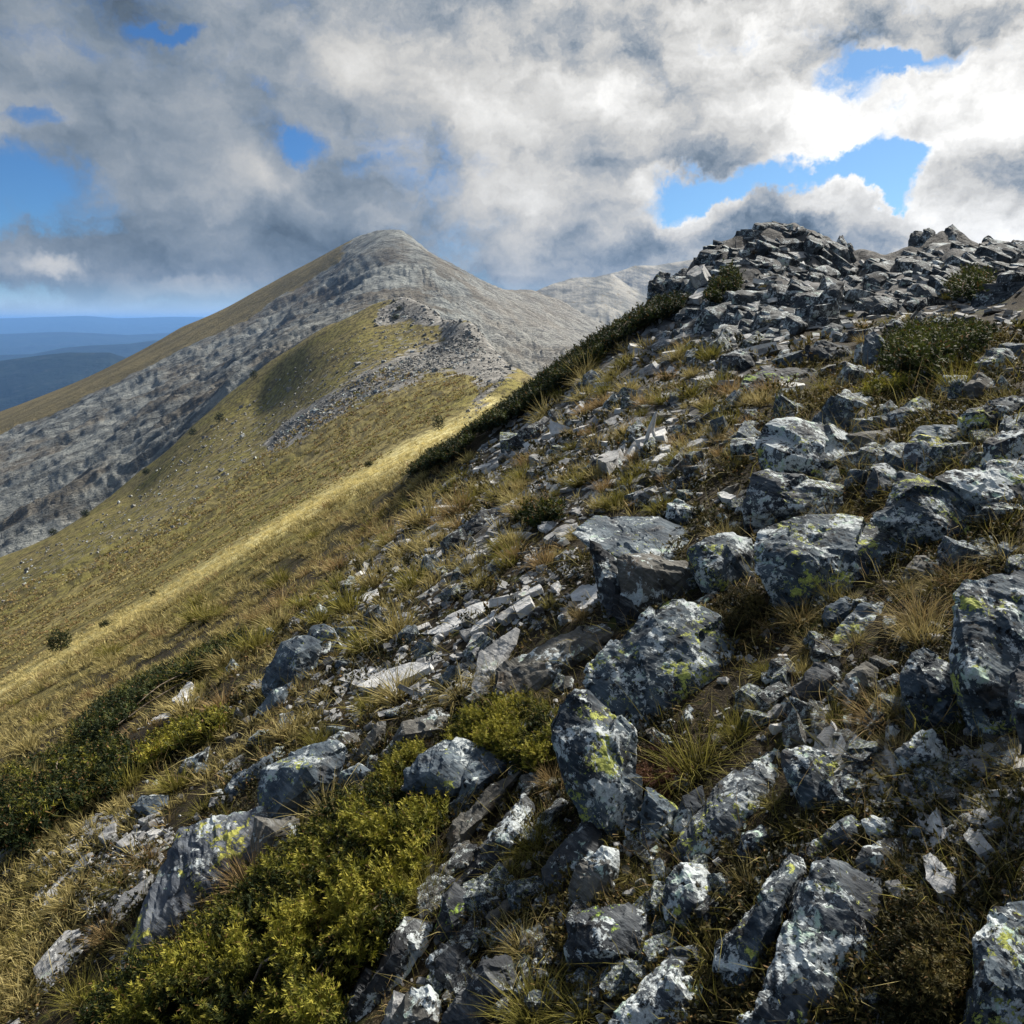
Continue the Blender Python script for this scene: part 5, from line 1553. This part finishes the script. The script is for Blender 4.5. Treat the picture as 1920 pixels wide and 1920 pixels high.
def sprig_set(rng, n=26, L=1.0, wid=0.055, leaf=0.32):
    """a twig tip clothed in short needles"""
    h = np.sort(rng.uniform(0.05, 1.0, n))
    a = rng.uniform(0, 2 * math.pi, n)
    bend = rng.normal(0, 0.25, 2)
    base = np.stack([bend[0] * h ** 2, bend[1] * h ** 2, h * L], -1)
    up = np.clip(0.35 + 0.5 * h + rng.normal(0, 0.12, n), 0, 1.2)
    d = np.stack([np.cos(a) * np.cos(up), np.sin(a) * np.cos(up), np.sin(up)], -1)
    l = leaf * (1.1 - 0.45 * h) * rng.uniform(0.7, 1.2, n)
    sd = np.cross(d, np.array([0, 0, 1.0]) + rng.normal(0, 0.3, (n, 3)))
    sd /= np.linalg.norm(sd, axis=1, keepdims=True)
    tip = base + d * l[:, None]
    V = np.stack([base - sd * wid, base + sd * wid, tip], 1)
    F = np.arange(n * 3).reshape(-1, 3)
    at = np.stack([np.stack([h * 0.6, h * 0.6, h * 0.6 + 0.4], -1).ravel(), np.repeat(rng.random(n), 3)], -1)
    return V.reshape(-1, 3), F, at


rg = np.random.default_rng(77)


def set_tint(me, at, clump=0.0, straw=0.0):  # straw: amount of strip sunlight painted into the blades
    n = len(at)
    attr(me, 'tint', np.concatenate([at, np.broadcast_to(np.asarray(clump, float).reshape(-1, 1), (n, 1)), np.broadcast_to(np.asarray(straw, float).reshape(-1, 1), (n, 1))], 1))


# ---- tussocks, each an object: those one can point at, then the next largest on the slope
TUFT = []
for k in range(14):
    wild = k % 3
    V, F, at = blade_set([240, 280, 190][wild], rg, 0.35, [1.0, 1.1, 1.3][wild], [0.20, 0.26, 0.16][wild], [1.0, 0.8, 1.25][wild], [0.8, 0.55, 1.1][wild], 0.0075, 5)
    me = mesh_np('grass_tuft', V, F)
    me.materials.append(M_GRASS)
    set_tint(me, at)
    TUFT.append(me)
TUFT_FAR = []
for k in range(8):
    V, F, at = blade_set(190, rg, 0.45, 1.0, 0.30, [1.0, 0.8][k % 2], 0.6, 0.017, 4)
    me = mesh_np('grass_tuft', V, F)
    me.materials.append(M_GRASS)
    set_tint(me, at)
    TUFT_FAR.append(me)
HAND = [  # base px, width px
    (1300, 1450, 170), (1040, 1470, 90), (1000, 1590, 120), (960, 1650, 100), (800, 1700, 110), (810, 1620, 90), (1225, 1690, 100), (1335, 1800, 110), (985, 1790, 120), (1000, 1915, 150), (1090, 1915, 110), (620, 1535, 140),
    (560, 1580, 90), (470, 1670, 110), (745, 1195, 110), (690, 1215, 100), (655, 1150, 90), (775, 1100, 80), (700, 1100, 80), (800, 985, 90), (945, 938, 80), (860, 965, 80), (905, 1100, 60), (745, 1310, 90), (690, 1330, 60), (860, 1310, 110),
    (1448, 1185, 75), (1500, 1170, 90), (1725, 1165, 150), (1760, 1100, 90), (1700, 1110, 70), (1885, 1050, 100), (1800, 1090, 90), (1645, 1355, 120), (1560, 1350, 80), (1600, 1205, 70), (1725, 1205, 110), (1905, 1440, 110), (1365, 1015, 70), (1600, 1000, 80),
    (1560, 975, 80), (1240, 960, 60), (1380, 1380, 90), (1420, 1330, 60), (1680, 1470, 80), (1620, 1440, 70), (1880, 1590, 80), (1775, 1700, 90), (1785, 1780, 110), (1800, 1850, 90), (1700, 1850, 70), (1450, 1510, 60), (1500, 1560, 60), (1400, 1660, 70),
    (1310, 1560, 50), (1120, 1700, 60), (1180, 1640, 60), (920, 1280, 80), (1010, 1330, 70), (1100, 1220, 60), (600, 1400, 70), (540, 1380, 70), (430, 1560, 80), (380, 1520, 70), (280, 1620, 90), (230, 1660, 80), (270, 1780, 90), (200, 1760, 70), (130, 1700, 80),
    (60, 1750, 80), (40, 1900, 100), (150, 1880, 90), (100, 1650, 70), (330, 1480, 90), (240, 1480, 80), (400, 1390, 80), (350, 1340, 90), (420, 1330, 80), (560, 1250, 80), (480, 1220, 90), (520, 1180, 80), (600, 1170, 70), (430, 1250, 90), (370, 1270, 90), (1795, 735, 80), (1800, 700, 70),
    (1880, 760, 60), (1620, 645, 40), (1545, 735, 50), (1440, 740, 60), (1430, 760, 60), (1560, 590, 30), (960, 1045, 70), (1020, 1060, 70), (1030, 1140, 50), (1090, 1160, 60), (1470, 930, 60), (1660, 1020, 60), (1590, 1130, 50),
]
px = [(a, b) for a, b, w in HAND]
wd = [w for a, b, w in HAND]
T_MID = [(700, 1000), (880, 860), (960, 780), (1050, 700), (1150, 640), (1300, 620), (1400, 700), (1420, 860), (1200, 960), (1000, 1080), (800, 1120)]
T_LEFT = [(0, 1330), (250, 1200), (500, 1050), (680, 960), (760, 1010), (640, 1130), (450, 1250), (250, 1400), (0, 1520)]
T_UP = [(1300, 660), (1500, 660), (1600, 600), (1920, 600), (1920, 720), (1650, 760), (1400, 800)]
T_NEAR = [(1430, 1180), (1560, 1120), (1680, 1110), (1800, 1400), (1920, 1420), (1920, 1900), (1700, 1900), (1500, 1500), (1400, 1350)]
for poly, n, wlo, whi in ((T_MID, 104, 30, 62), (T_LEFT, 36, 34, 70), (T_UP, 26, 20, 40), (T_NEAR, 18, 45, 95), (OUT1, 14, 15, 26)):
    for p in inside_px(n, poly, rg, BOUND):
        px.append(tuple(p))
        wd.append(rg.uniform(wlo, whi))
px = np.array(px, float)
G, t = ground_hit(px[:, 0], px[:, 1])
ok = np.isfinite(t) & (t < 40)
G, t, px, wd = G[ok], t[ok], px[ok], np.array(wd)[ok]
size = np.clip(wd / FPX * t * 0.80, 0.06, 0.50)
Nn = ground_normal(G[:, 0], G[:, 1])
up = Nn * 0.45 + np.array([-0.10, 0, 0.55])
Rm = frames(up / np.linalg.norm(up, axis=1, keepdims=True), rg, 0.10)
S3 = size[:, None] * np.stack([np.ones(len(G)), np.ones(len(G)), rg.uniform(0.85, 1.2, len(G))], -1)
ph = [('shaggy broad ' if s > 0.24 else 'little ' if s < 0.11 else '') + 'tussock of dry grass' for s in size]
copies('grass_tuft', TUFT + TUFT_FAR, G - Nn * 0.01, Rm, S3, None, ph, 'grass tuft', 'tussocks of dry grass', np.where(t > 4.2, 14 + rg.integers(0, 8, len(G)), rg.integers(0, 14, len(G))))

# ---- grass nobody could count: the slope down to the saddle and thin blades between the stones
CL = [blade_set(22, np.random.default_rng(200 + i), 0.5, 0.9, 0.36, 0.85, 0.45, 0.036, 3) for i in range(6)]
FIELD = [(-80, 1500), (-80, 1330), (0, 1290), (250, 1145), (500, 992), (700, 880), (850, 810), (850, 880), (760, 1000), (640, 1110), (450, 1220), (220, 1330), (0, 1470)]
FIELD2 = [(-80, 1620), (0, 1480), (300, 1300), (600, 1120), (800, 960), (900, 900), (1000, 980), (700, 1180), (560, 1400), (300, 1560), (0, 1920), (-80, 1920)]
px = np.concatenate([inside_px(4000, FIELD, rg), inside_px(1300, FIELD2, rg), inside_px(1700, STRIP[2:], rg), inside_px(330, T_MID, rg, BOUND), inside_px(160, T_UP, rg, BOUND)])
G, t = ground_hit(px[:, 0], px[:, 1], rough=True)
hum = fbm(np.stack([G[:, 0], G[:, 1] * 0.6], -1) / 0.9, 2, 0.5, 71)
ok = np.isfinite(t) & (t < 90) & ((hum > 0.0) | (rg.random(len(t)) < 0.25))
G, t, px = G[ok], t[ok], px[ok]
size = np.clip(rg.uniform(12, 26, len(G)) / FPX * t, 0.08, 0.55) * np.where(poly_dist(px, FIELD2) > 0, 1.25, 1) * np.where(poly_dist(px, STRIP) > 0, 0.55, 1) * np.where(poly_dist(px, T_MID) > 0, 1.3, 1)
Nn = ground_normal(G[:, 0], G[:, 1])
up = Nn * 0.5 + np.array([-0.12, 0, 0.5])
Rm = frames(up / np.linalg.norm(up, axis=1, keepdims=True), rg, 0.15)
idx = rg.integers(0, 6, len(G))
V, F, own, pv = merge([(a, b) for a, b, c in CL], idx, G, Rm, size)
at = np.concatenate([c for a, b, c in CL])
offs = np.cumsum([0] + [len(a) for a, b, c in CL])
at = at[offs[pv // 100000] + pv % 100000]
ck = np.clip(0.24 + 0.50 * fbm(G / 1.6, 3, 0.5, 4) + rg.normal(0, 0.10, len(G)), 0.02, 0.95)
st = sstep(poly_dist(px + rg.normal(0, 6, px.shape), STRIP), -8, 12) * (0.65 + 0.35 * sstep(px[:, 0], 0, 650))  # clumps inside the sunlit strip have its light painted on
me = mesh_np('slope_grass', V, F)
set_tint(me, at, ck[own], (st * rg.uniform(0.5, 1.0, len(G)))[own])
obj('slope_grass', me, M_GRASS, kind='stuff', label='bleached grass covering the slope below the ridge, its sunlit strip painted brighter', cat='grass')

OLIVE = [(-80, 1330), (0, 1285), (250, 1132), (500, 984), (700, 866), (860, 775), (930, 720), (860, 700), (700, 690), (560, 800), (360, 950), (150, 1060), (-80, 1140)]
FT = [blade_set(5, np.random.default_rng(260 + i), 0.4, 0.7, 0.45, 0.9, 0.3, 0.20, 3) for i in range(6)]
px = inside_px(9000, OLIVE, rg)
G, t = ground_hit(px[:, 0], px[:, 1], rough=True)
hum = fbm(np.stack([G[:, 0], G[:, 1] * 0.5], -1) / 5.0, 3, 0.6, 73)
ok = np.isfinite(t) & (t > 35) & (t < 330) & (hum > -0.12)
G, t, px = G[ok], t[ok], px[ok]
size = np.clip(rg.uniform(4.5, 9, len(G)) / FPX * t, 0.2, 1.6)
Nn = ground_normal(G[:, 0], G[:, 1])
V, F, own, pv = merge([(a, b) for a, b, c in FT], rg.integers(0, 6, len(G)), G, frames(Nn * 0.5 + np.array([-0.1, 0, 0.5]), rg, 0.15), size)
at = np.concatenate([c for a, b, c in FT])
offs = np.cumsum([0] + [len(a) for a, b, c in FT])
ck = np.clip(0.32 + 0.5 * fbm(G / 9.0, 3, 0.5, 4) + rg.normal(0, 0.10, len(G)), 0.02, 0.70)
me = mesh_np('spur_grass', V, F)
set_tint(me, at[offs[pv // 100000] + pv % 100000] * [1, 0.8], ck[own], (sstep(poly_dist(px + rg.normal(0, 5, px.shape), STRIP), -8, 10) * (0.3 + 0.5 * sstep(px[:, 0], 0, 650)))[own])  # strip sunlight also painted onto the nearest tussocks
obj('spur_grass', me, M_GRASS, kind='stuff', label='olive grass tussocks covering the flank of the spur', cat='grass')

LIT = [(0, 1560), (300, 1350), (600, 1100), (800, 930), (1000, 780), (1400, 700), (1700, 660), (1920, 680), (1920, 1920), (0, 1920)]
BL = [blade_set(5, np.random.default_rng(300 + i), 0.5, 1.2, 0.5, 1.5, 0.8, 0.012, 3) for i in range(8)]
px = np.concatenate([inside_px(4600, LIT, rg), inside_px(1200, [(1450, 700), (1920, 640), (1920, 1000), (1450, 900)], rg)])
G, t = ground_hit(px[:, 0], px[:, 1], rough=True)
ok = np.isfinite(t)
G, t = G[ok], t[ok]
Nn = ground_normal(G[:, 0], G[:, 1])
idx = rg.integers(0, 8, len(G))
size = rg.uniform(0.05, 0.14, len(G)) * np.clip(t / 3, 0.8, 1.6)
V, F, own, pv = merge([(a, b) for a, b, c in BL], idx, G, frames(Nn, rg, 0.5), size)
at = np.concatenate([c for a, b, c in BL])
offs = np.cumsum([0] + [len(a) for a, b, c in BL])
me = mesh_np('dead_grass', V, F)
set_tint(me, at[offs[pv // 100000] + pv % 100000], rg.uniform(0.05, 0.99, len(G))[own])
obj('dead_grass', me, M_GRASS, kind='stuff', label='dead grass blades and litter between the boulders', cat='grass')

# ---- low heath and moss mats between the stones
SP_LO = [sprig_set(np.random.default_rng(500 + i), 9, 1.0, 0.13, 0.5) for i in range(6)]
SP_MD = [sprig_set(np.random.default_rng(520 + i), 14, 1.0, 0.085, 0.42) for i in range(6)]
SP_HI = [sprig_set(np.random.default_rng(540 + i), 32, 1.0, 0.046, 0.34) for i in range(8)]


def sprigs(protos, P, N, size, rng, clump, tilt=0.45):
    idx = rng.integers(0, len(protos), len(P))
    V, F, own, pv = merge([(a, b) for a, b, c in protos], idx, P, frames(N, rng, tilt), size)
    at = np.concatenate([c for a, b, c in protos])
    offs = np.cumsum([0] + [len(a) for a, b, c in protos])
    return V, F, at[offs[pv // 100000] + pv % 100000], clump[own]


HEATH = [(420, 1280), (600, 1110), (760, 960), (900, 850), (1060, 720), (1250, 640), (1450, 640), (1600, 620), (1920, 620), (1920, 1920), (0, 1920), (0, 1650)]
px = np.concatenate([inside_px(28000, HEATH, rg), inside_px(4000, [(1450, 700), (1920, 640), (1920, 1000), (1450, 900)], rg)])
G, t = ground_hit(px[:, 0], px[:, 1], rough=True, n=160)
nz = fbm(G / 0.55, 4, 0.55, 61)
ok = np.isfinite(t) & (nz + rg.normal(0, 0.06, len(G)) > 0.0) & (t < 22)
G, t, nz = G[ok], t[ok], nz[ok]
Nn = ground_normal(G[:, 0], G[:, 1])
size = rg.uniform(0.022, 0.045, len(G)) * np.clip(t / 3, 0.8, 3.2)
V, F, at, ck = sprigs(SP_LO, G + Nn * 0.002, Nn, size, rg, np.clip(0.5 + fbm(G / 0.8, 3, 0.5, 65) * 0.8 + rg.normal(0, 0.15, len(G)), 0, 1))
me = mesh_np('heath', V, F)
set_tint(me, at, ck)
obj('heath_undergrowth', me, M_HEATH, kind='stuff', label='low brown-green heath and moss creeping between the stones', cat='heath')


# ---- junipers: traced outline, domed canopy of twig tips, a few bare branches
def tube(pts, r0, r1, k=6):
    pts = np.asarray(pts, float)
    n = len(pts)
    d = np.gradient(pts, axis=0)
    d /= np.linalg.norm(d, axis=1, keepdims=True)
    a = np.cross(d, (0.3, 0.5, 0.8)); a /= np.linalg.norm(a, axis=1, keepdims=True)
    b = np.cross(d, a)
    th = np.arange(k) * 2 * math.pi / k
    rr = np.linspace(r0, r1, n)
    V = pts[:, None] + (a[:, None] * np.cos(th)[None, :, None] + b[:, None] * np.sin(th)[None, :, None]) * rr[:, None, None]
    F = []
    for i in range(n - 1):
        for j in range(k):
            F.append((i * k + j, i * k + (j + 1) % k, (i + 1) * k + (j + 1) % k, (i + 1) * k + j))
    return V.reshape(-1, 3), np.array(F)


def juniper(label, poly, n, h, edge, protos, size, mat, seed, ref=None, bright=0.5, group='creeping junipers', branches=4, far=None, name='juniper_shrub', depth=0.6):
    r = np.random.default_rng(seed)
    q = inside_px(n, poly, r)
    ed = poly_dist(q, poly)
    prof = np.sqrt(np.clip(1 - (1 - np.clip(ed / edge, 0, 1)) ** 2, 0, 1))
    lump = np.clip(0.66 + 1.0 * fbm(q / (edge * 0.8), 3, 0.55, seed % 31), 0.08, 1.3)
    hh = h * prof * lump
    P, t = ground_hit(q[:, 0], q[:, 1], lift=hh, rough=True, n=200)
    ok = np.isfinite(t)
    if far:
        ok &= (t > far[0]) & (t < far[1])
    P, hh, q, ed = P[ok], hh[ok], q[ok], ed[ok]
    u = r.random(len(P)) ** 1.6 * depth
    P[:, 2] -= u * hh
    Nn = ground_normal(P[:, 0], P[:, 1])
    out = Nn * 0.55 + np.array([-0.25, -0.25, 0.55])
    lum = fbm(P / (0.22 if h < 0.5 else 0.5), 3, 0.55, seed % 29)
    clump = np.clip(bright + 0.75 * lum + 0.5 * (lump[ok] - 0.7) - 0.55 * u + r.normal(0, 0.10, len(P)), 0, 1)  # shade inside the canopy painted in: needles darken with depth and in hollows
    s = size * r.uniform(0.7, 1.3, len(P))
    base = P.mean(0)
    base[2] = ground_z(base[0:1], base[1:2])[0]
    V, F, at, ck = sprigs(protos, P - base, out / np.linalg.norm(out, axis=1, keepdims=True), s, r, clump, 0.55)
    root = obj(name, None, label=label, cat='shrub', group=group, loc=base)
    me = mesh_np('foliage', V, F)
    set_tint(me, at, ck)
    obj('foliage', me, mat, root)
    for k in range(branches):
        a = P[r.integers(len(P))] - base
        b = P[r.integers(len(P))] - base
        L = b - a
        L *= min(1, 9 * size / max(np.linalg.norm(L), 1e-6))
        mid = a + L * 0.5 + r.normal(0, size * 0.6, 3) + (0, 0, size * 0.6)
        s_ = np.linspace(0, 1, 6)[:, None]
        c = a * (1 - s_) ** 2 + mid * 2 * s_ * (1 - s_) + (a + L) * s_ ** 2
        bv, bf = tube(c + r.normal(0, size * 0.08, c.shape), size * 0.09, size * 0.03)
        obj('branch', mesh_np('branch', bv, bf), M_BARK, root)
    if ref:
        LAND.append((ref, q[:, 0].mean(), q[:, 1].mean(), 1, 1, None))
    return root


juniper('big bright juniper spreading across the lower foreground', pp('150,1930 190,1850 260,1800 330,1770 400,1710 470,1650 520,1600 590,1540 650,1490 720,1470 760,1480 800,1470 835,1500 840,1540 800,1580 790,1640 760,1700 740,1760 690,1800 650,1850 640,1930'),
        4700, 0.19, 60, SP_HI, 0.058, M_JUN, 901, ref='the big bright juniper', bright=0.52, branches=9)
juniper('small bright juniper patch beside the long low mossy ledge', pp('830,1420 845,1370 880,1325 930,1305 990,1312 1040,1330 1040,1380 1035,1430 990,1440 930,1410 880,1395'), 2300, 0.13, 40, SP_HI, 0.042, M_JUN, 902, ref='the small bright juniper patch', bright=0.60)
juniper('juniper strip climbing between the rounded blue-grey boulder and the blunt boulder', pp('690,1480 730,1420 760,1400 800,1400 760,1450 740,1490'), 700, 0.10, 24, SP_HI, 0.042, M_JUN, 903, bright=0.5, branches=2)
juniper('dark green juniper spreading in from the side below the grassy slope', pp('-40,1590 -40,1470 40,1430 130,1390 210,1370 260,1400 270,1450 190,1500 120,1540 60,1580'), 3000, 0.20, 45, SP_MD, 0.075, M_JUN, 904, ref='the dark green side juniper', bright=0.30)
juniper('long dark juniper band between two grassy strips on the slope', pp('130,1380 180,1320 260,1270 340,1240 420,1195 470,1180 450,1215 380,1255 300,1290 230,1350 190,1390'), 2300, 0.22, 30, SP_MD, 0.09, M_JUND, 905, ref='the long dark juniper band', bright=0.45)
juniper('yellow-green juniper patch downhill of the long dark juniper band', pp('270,1400 330,1360 400,1335 440,1340 420,1370 350,1400 300,1430 230,1450'), 1300, 0.12, 24, SP_MD, 0.07, M_JUN, 906, bright=0.62)
juniper('dark juniper mantle running down the skyline of the ridge', pp('770,890 800,850 860,825 900,790 950,755 1030,695 1120,630 1180,592 1230,562 1290,556 1280,580 1210,610 1160,640 1100,690 1050,725 990,765 930,800 880,815 850,850 800,880'), 6500, 0.27, 26, SP_MD, 0.13, M_JUND, 907, ref='the skyline juniper mantle', bright=0.30, branches=5, far=(8, 30))
juniper('dark juniper tuft at the foot of the skyline mantle', pp('755,895 790,850 850,832 880,800 890,820 860,850 820,870'), 900, 0.25, 14, SP_MD, 0.12, M_JUND, 915, bright=0.35, branches=2, far=(8, 30))
juniper('small dark juniper below the shoulder of the rounded outcrop', pp('1325,560 1340,520 1360,500 1385,498 1390,530 1370,560 1345,570'), 1300, 0.35, 16, SP_MD, 0.13, M_JUND, 908, ref='the small dark outcrop juniper', bright=0.40, far=(8, 25))
juniper('dense green juniper mat beside the tall standing stone', pp('1650,660 1665,625 1700,610 1760,605 1830,612 1870,622 1840,650 1800,665 1780,690 1720,700 1670,690'), 3400, 0.26, 24, SP_MD, 0.085, M_JUND, 909, ref='the dense juniper mat', bright=0.50)
juniper('dark juniper under the second outcrop', pp('1775,530 1790,505 1820,497 1850,505 1860,525 1840,545 1800,548'), 1400, 0.35, 16, SP_MD, 0.13, M_JUND, 910, bright=0.48, far=(8, 25))
juniper('small lime-green juniper below the dense juniper mat', pp('1615,740 1630,715 1670,700 1715,708 1720,725 1680,742 1640,750'), 1500, 0.14, 18, SP_MD, 0.06, M_JUN, 911, bright=0.60)
juniper('low green juniper sprig uphill of the tip of the jutting flat-topped slab', pp('960,975 985,945 1020,940 1060,950 1050,970 1010,985'), 500, 0.12, 14, SP_MD, 0.08, M_JUN, 912, bright=0.35, branches=2)
juniper('dark mossy heath cushion beside the broad split boulder', pp('1680,1900 1670,1800 1680,1720 1720,1690 1760,1730 1790,1790 1800,1860 1760,1900'), 1900, 0.09, 45, SP_HI, 0.034, M_HEATH, 913, bright=0.30, branches=3, name='heath_cushion', group='heath cushions')
juniper('dark heath cushion sprinkled with pale buds beside the squat dark boulder', pp('1330,1180 1340,1130 1370,1105 1420,1110 1440,1150 1420,1180 1380,1195'), 1100, 0.07, 25, SP_HI, 0.030, M_HEATH, 914, bright=0.45, branches=2, name='heath_cushion', group='heath cushions')
juniper('reddish stonecrop cushion in the shade of the dark upright boulder', pp('1195,1470 1205,1410 1240,1390 1270,1420 1280,1470 1250,1500 1215,1490'), 900, 0.06, 25, SP_HI, 0.028, mat_needles('stonecrop', (0.035, 0.022, 0.014), (0.10, 0.045, 0.028), (0.20, 0.11, 0.06)), 916, bright=0.45, branches=0, name='stonecrop_cushion', group='heath cushions')

# ---- lone dark bushes far down the grass and along the foot of the grey mountain
for k, (a, b, w, hpx, lb) in enumerate([
        (822, 806, 22, 30, 'lone dark bush standing in the sunlit grass of the saddle'),
        (115, 1224, 44, 40, 'lone dark bush at the edge of the sunlit grass strip'),
        (692, 874, 16, 9, 'tiny dark bush on the sunlit strip below the skyline juniper'),
        (198, 1175, 20, 12, 'flat dark bush partway along the sunlit strip'),
        (290, 1118, 16, 9, 'small dark bush higher on the sunlit strip'),
        (476, 712, 14, 16, 'dark bush on the crest of the grassy spur'),
        (412, 792, 16, 16, 'dark bush lower down the crest of the grassy spur'),
        (362, 818, 14, 14, 'dark bush where the grassy spur meets the grey flank'),
        (275, 890, 14, 12, 'dark bush below the grey flank of the mountain'),
        (160, 968, 16, 14, 'dark bush at the lower rocks of the grey flank'),
        (100, 1002, 14, 12, 'dark bush near the lowest rocks of the grey flank'),
        (742, 598, 12, 9, 'tiny bush under the pale top of the spur'),
        (748, 582, 10, 8, 'tiny bush on the pale top of the spur')]):
    g, t = ground_hit([a], [b], rough=True)
    t = float(t[0])
    if not np.isfinite(t):          # beyond the spur: it stands on the flank of the mountain
        ts = np.linspace(385, 1200, 800)
        Q = EYE + ray(a, b) * ts[:, None]
        i = int(np.argmax(Q[:, 2] < MF.z(Q[:, 0], Q[:, 1])))
        t, g = ts[i], Q[i:i + 1]
    W, Hh = w / FPX * t, hpx / FPX * t
    r = np.random.default_rng(1200 + k)
    n = 260
    p = r.normal(0, 1, (n, 3))
    p /= np.linalg.norm(p, axis=1, keepdims=True)
    p *= (r.random((n, 1)) ** 0.45) * np.array([W * 0.5, W * 0.4, Hh * 0.5])
    p[:, 2] += Hh * 0.5
    p += (0.12 * W) * np.stack([gnoise(p / (W * .3), 1), gnoise(p / (W * .3), 2), gnoise(p / (W * .3), 3)], -1)
    d = p - [0, 0, Hh * 0.3]
    V, F, at, ck = sprigs(SP_LO, p, d / np.linalg.norm(d, axis=1, keepdims=True), np.full(n, W * 0.16), r, np.clip(0.35 + r.normal(0, 0.2, n), 0, 1), 0.5)
    root = obj('juniper_bush', None, label=lb, cat='bush', group='lone dark bushes', loc=g[0])
    me = mesh_np('foliage', V, F)
    set_tint(me, at, ck)
    obj('foliage', me, M_JUND, root)
    bv, bf = tube([(0, 0, -0.1 * Hh), (0.03 * W, 0, 0.3 * Hh), (0, 0.02 * W, 0.6 * Hh)], W * 0.05, W * 0.02)
    obj('trunk', mesh_np('trunk', bv, bf), M_BARK, root)

# ---- summit marker of the grey mountain
g = EYE + ray(731, 432) * 1021
root = obj('summit_marker', None, label='thin marker post standing on the summit of the grey mountain', cat='marker', loc=g)
bv, bf = tube([(0, 0, -6), (0, 0, 0.5), (0, 0, 2.8)], 0.35, 0.25)
obj('post', mesh_np('post', bv, bf), ROCKM['D'], root)
V, F = stone_proto(3, 0.9, 2)
obj('cairn', mesh_np('cairn', V * [2.6, 2.6, 1.6], F), ROCKM['G'], root)

# ---- bleached branch on the scree
g, t = ground_hit([1212], [842])
r = np.random.default_rng(4)
root = obj('dead_branch', None, label='bleached forked branch lying on the scree', cat='branch', loc=g[0])
for k, (a, b) in enumerate(((( -0.02, 0, -0.02), (0.06, 0.05, 0.30)), ((0.05, 0.02, -0.02), (0.07, 0.05, 0.28)))):
    s_ = np.linspace(0, 1, 6)[:, None]
    c = np.array(a) * (1 - s_) + np.array(b) * s_ + r.normal(0, 0.008, (6, 3))
    bv, bf = tube(c, 0.022, 0.010)
    obj('limb', mesh_np('limb', bv, bf), ROCKM['W'], root)

# ------------------------------------------------------------------ labels for the small things: told apart by the landmark they lie next to
ORD = ['first', 'second', 'third', 'fourth', 'fifth', 'sixth', 'seventh', 'eighth', 'ninth', 'tenth', 'eleventh', 'twelfth', 'thirteenth', 'fourteenth', 'fifteenth', 'sixteenth', 'seventeenth', 'eighteenth', 'nineteenth', 'twentieth', 'twenty-first', 'twenty-second', 'twenty-third', 'twenty-fourth', 'twenty-fifth', 'twenty-sixth', 'twenty-seventh', 'twenty-eighth', 'twenty-ninth', 'thirtieth']
refs = [(l[0], l[1], l[2]) for l in LAND if l[0]]
RX = np.array([(a, b) for _, a, b in refs])
buck = {}
for o, phrase, x, y in PENDING:
    d = RX - (x, y)
    j = int(np.argmin((d ** 2).sum(1)))
    dx, dy = x - RX[j, 0], y - RX[j, 1]
    way = ('right of' if dx > 0 else 'left of') if abs(dx) > abs(dy) else ('below' if dy > 0 else 'above')
    buck.setdefault((phrase, j, way), []).append((math.hypot(dx, dy), o))
for (phrase, j, way), rows in buck.items():
    rows.sort(key=lambda r: r[0])
    for k, (_, o) in enumerate(rows):
        if len(rows) == 1:
            o['label'] = f"{phrase} {way} {refs[j][0]}"
        else:
            o['label'] = f"{phrase}, {ORD[min(k, 29)]} one {way} {refs[j][0]}"


# ------------------------------------------------------------------ the air
def haze_box():
    lo, hi = np.array([-62000., -62000., -960.]), np.array([62000., 62000., 190.])
    c = np.array([[x, y, z] for x in (0, 1) for y in (0, 1) for z in (0, 1)]) * (hi - lo) + lo
    f = [(0, 1, 3, 2), (4, 6, 7, 5), (0, 4, 5, 1), (2, 3, 7, 6), (0, 2, 6, 4), (1, 5, 7, 3)]
    m, T = material('haze_air')
    v = T.new('ShaderNodeVolumePrincipled')
    v.inputs['Color'].default_value = (0.22, 0.48, 1.0, 1)
    v.inputs['Density'].default_value = 0.00005
    v.inputs['Anisotropy'].default_value = 0.2
    out = T.new('ShaderNodeOutputMaterial')
    T.put(out.inputs['Volume'], v.outputs[0])
    o = obj('haze', mesh_np('haze', c, f, False), m, kind='stuff', label='thin blue haze filling the air over the valley', cat='haze')
    return o


haze_box()
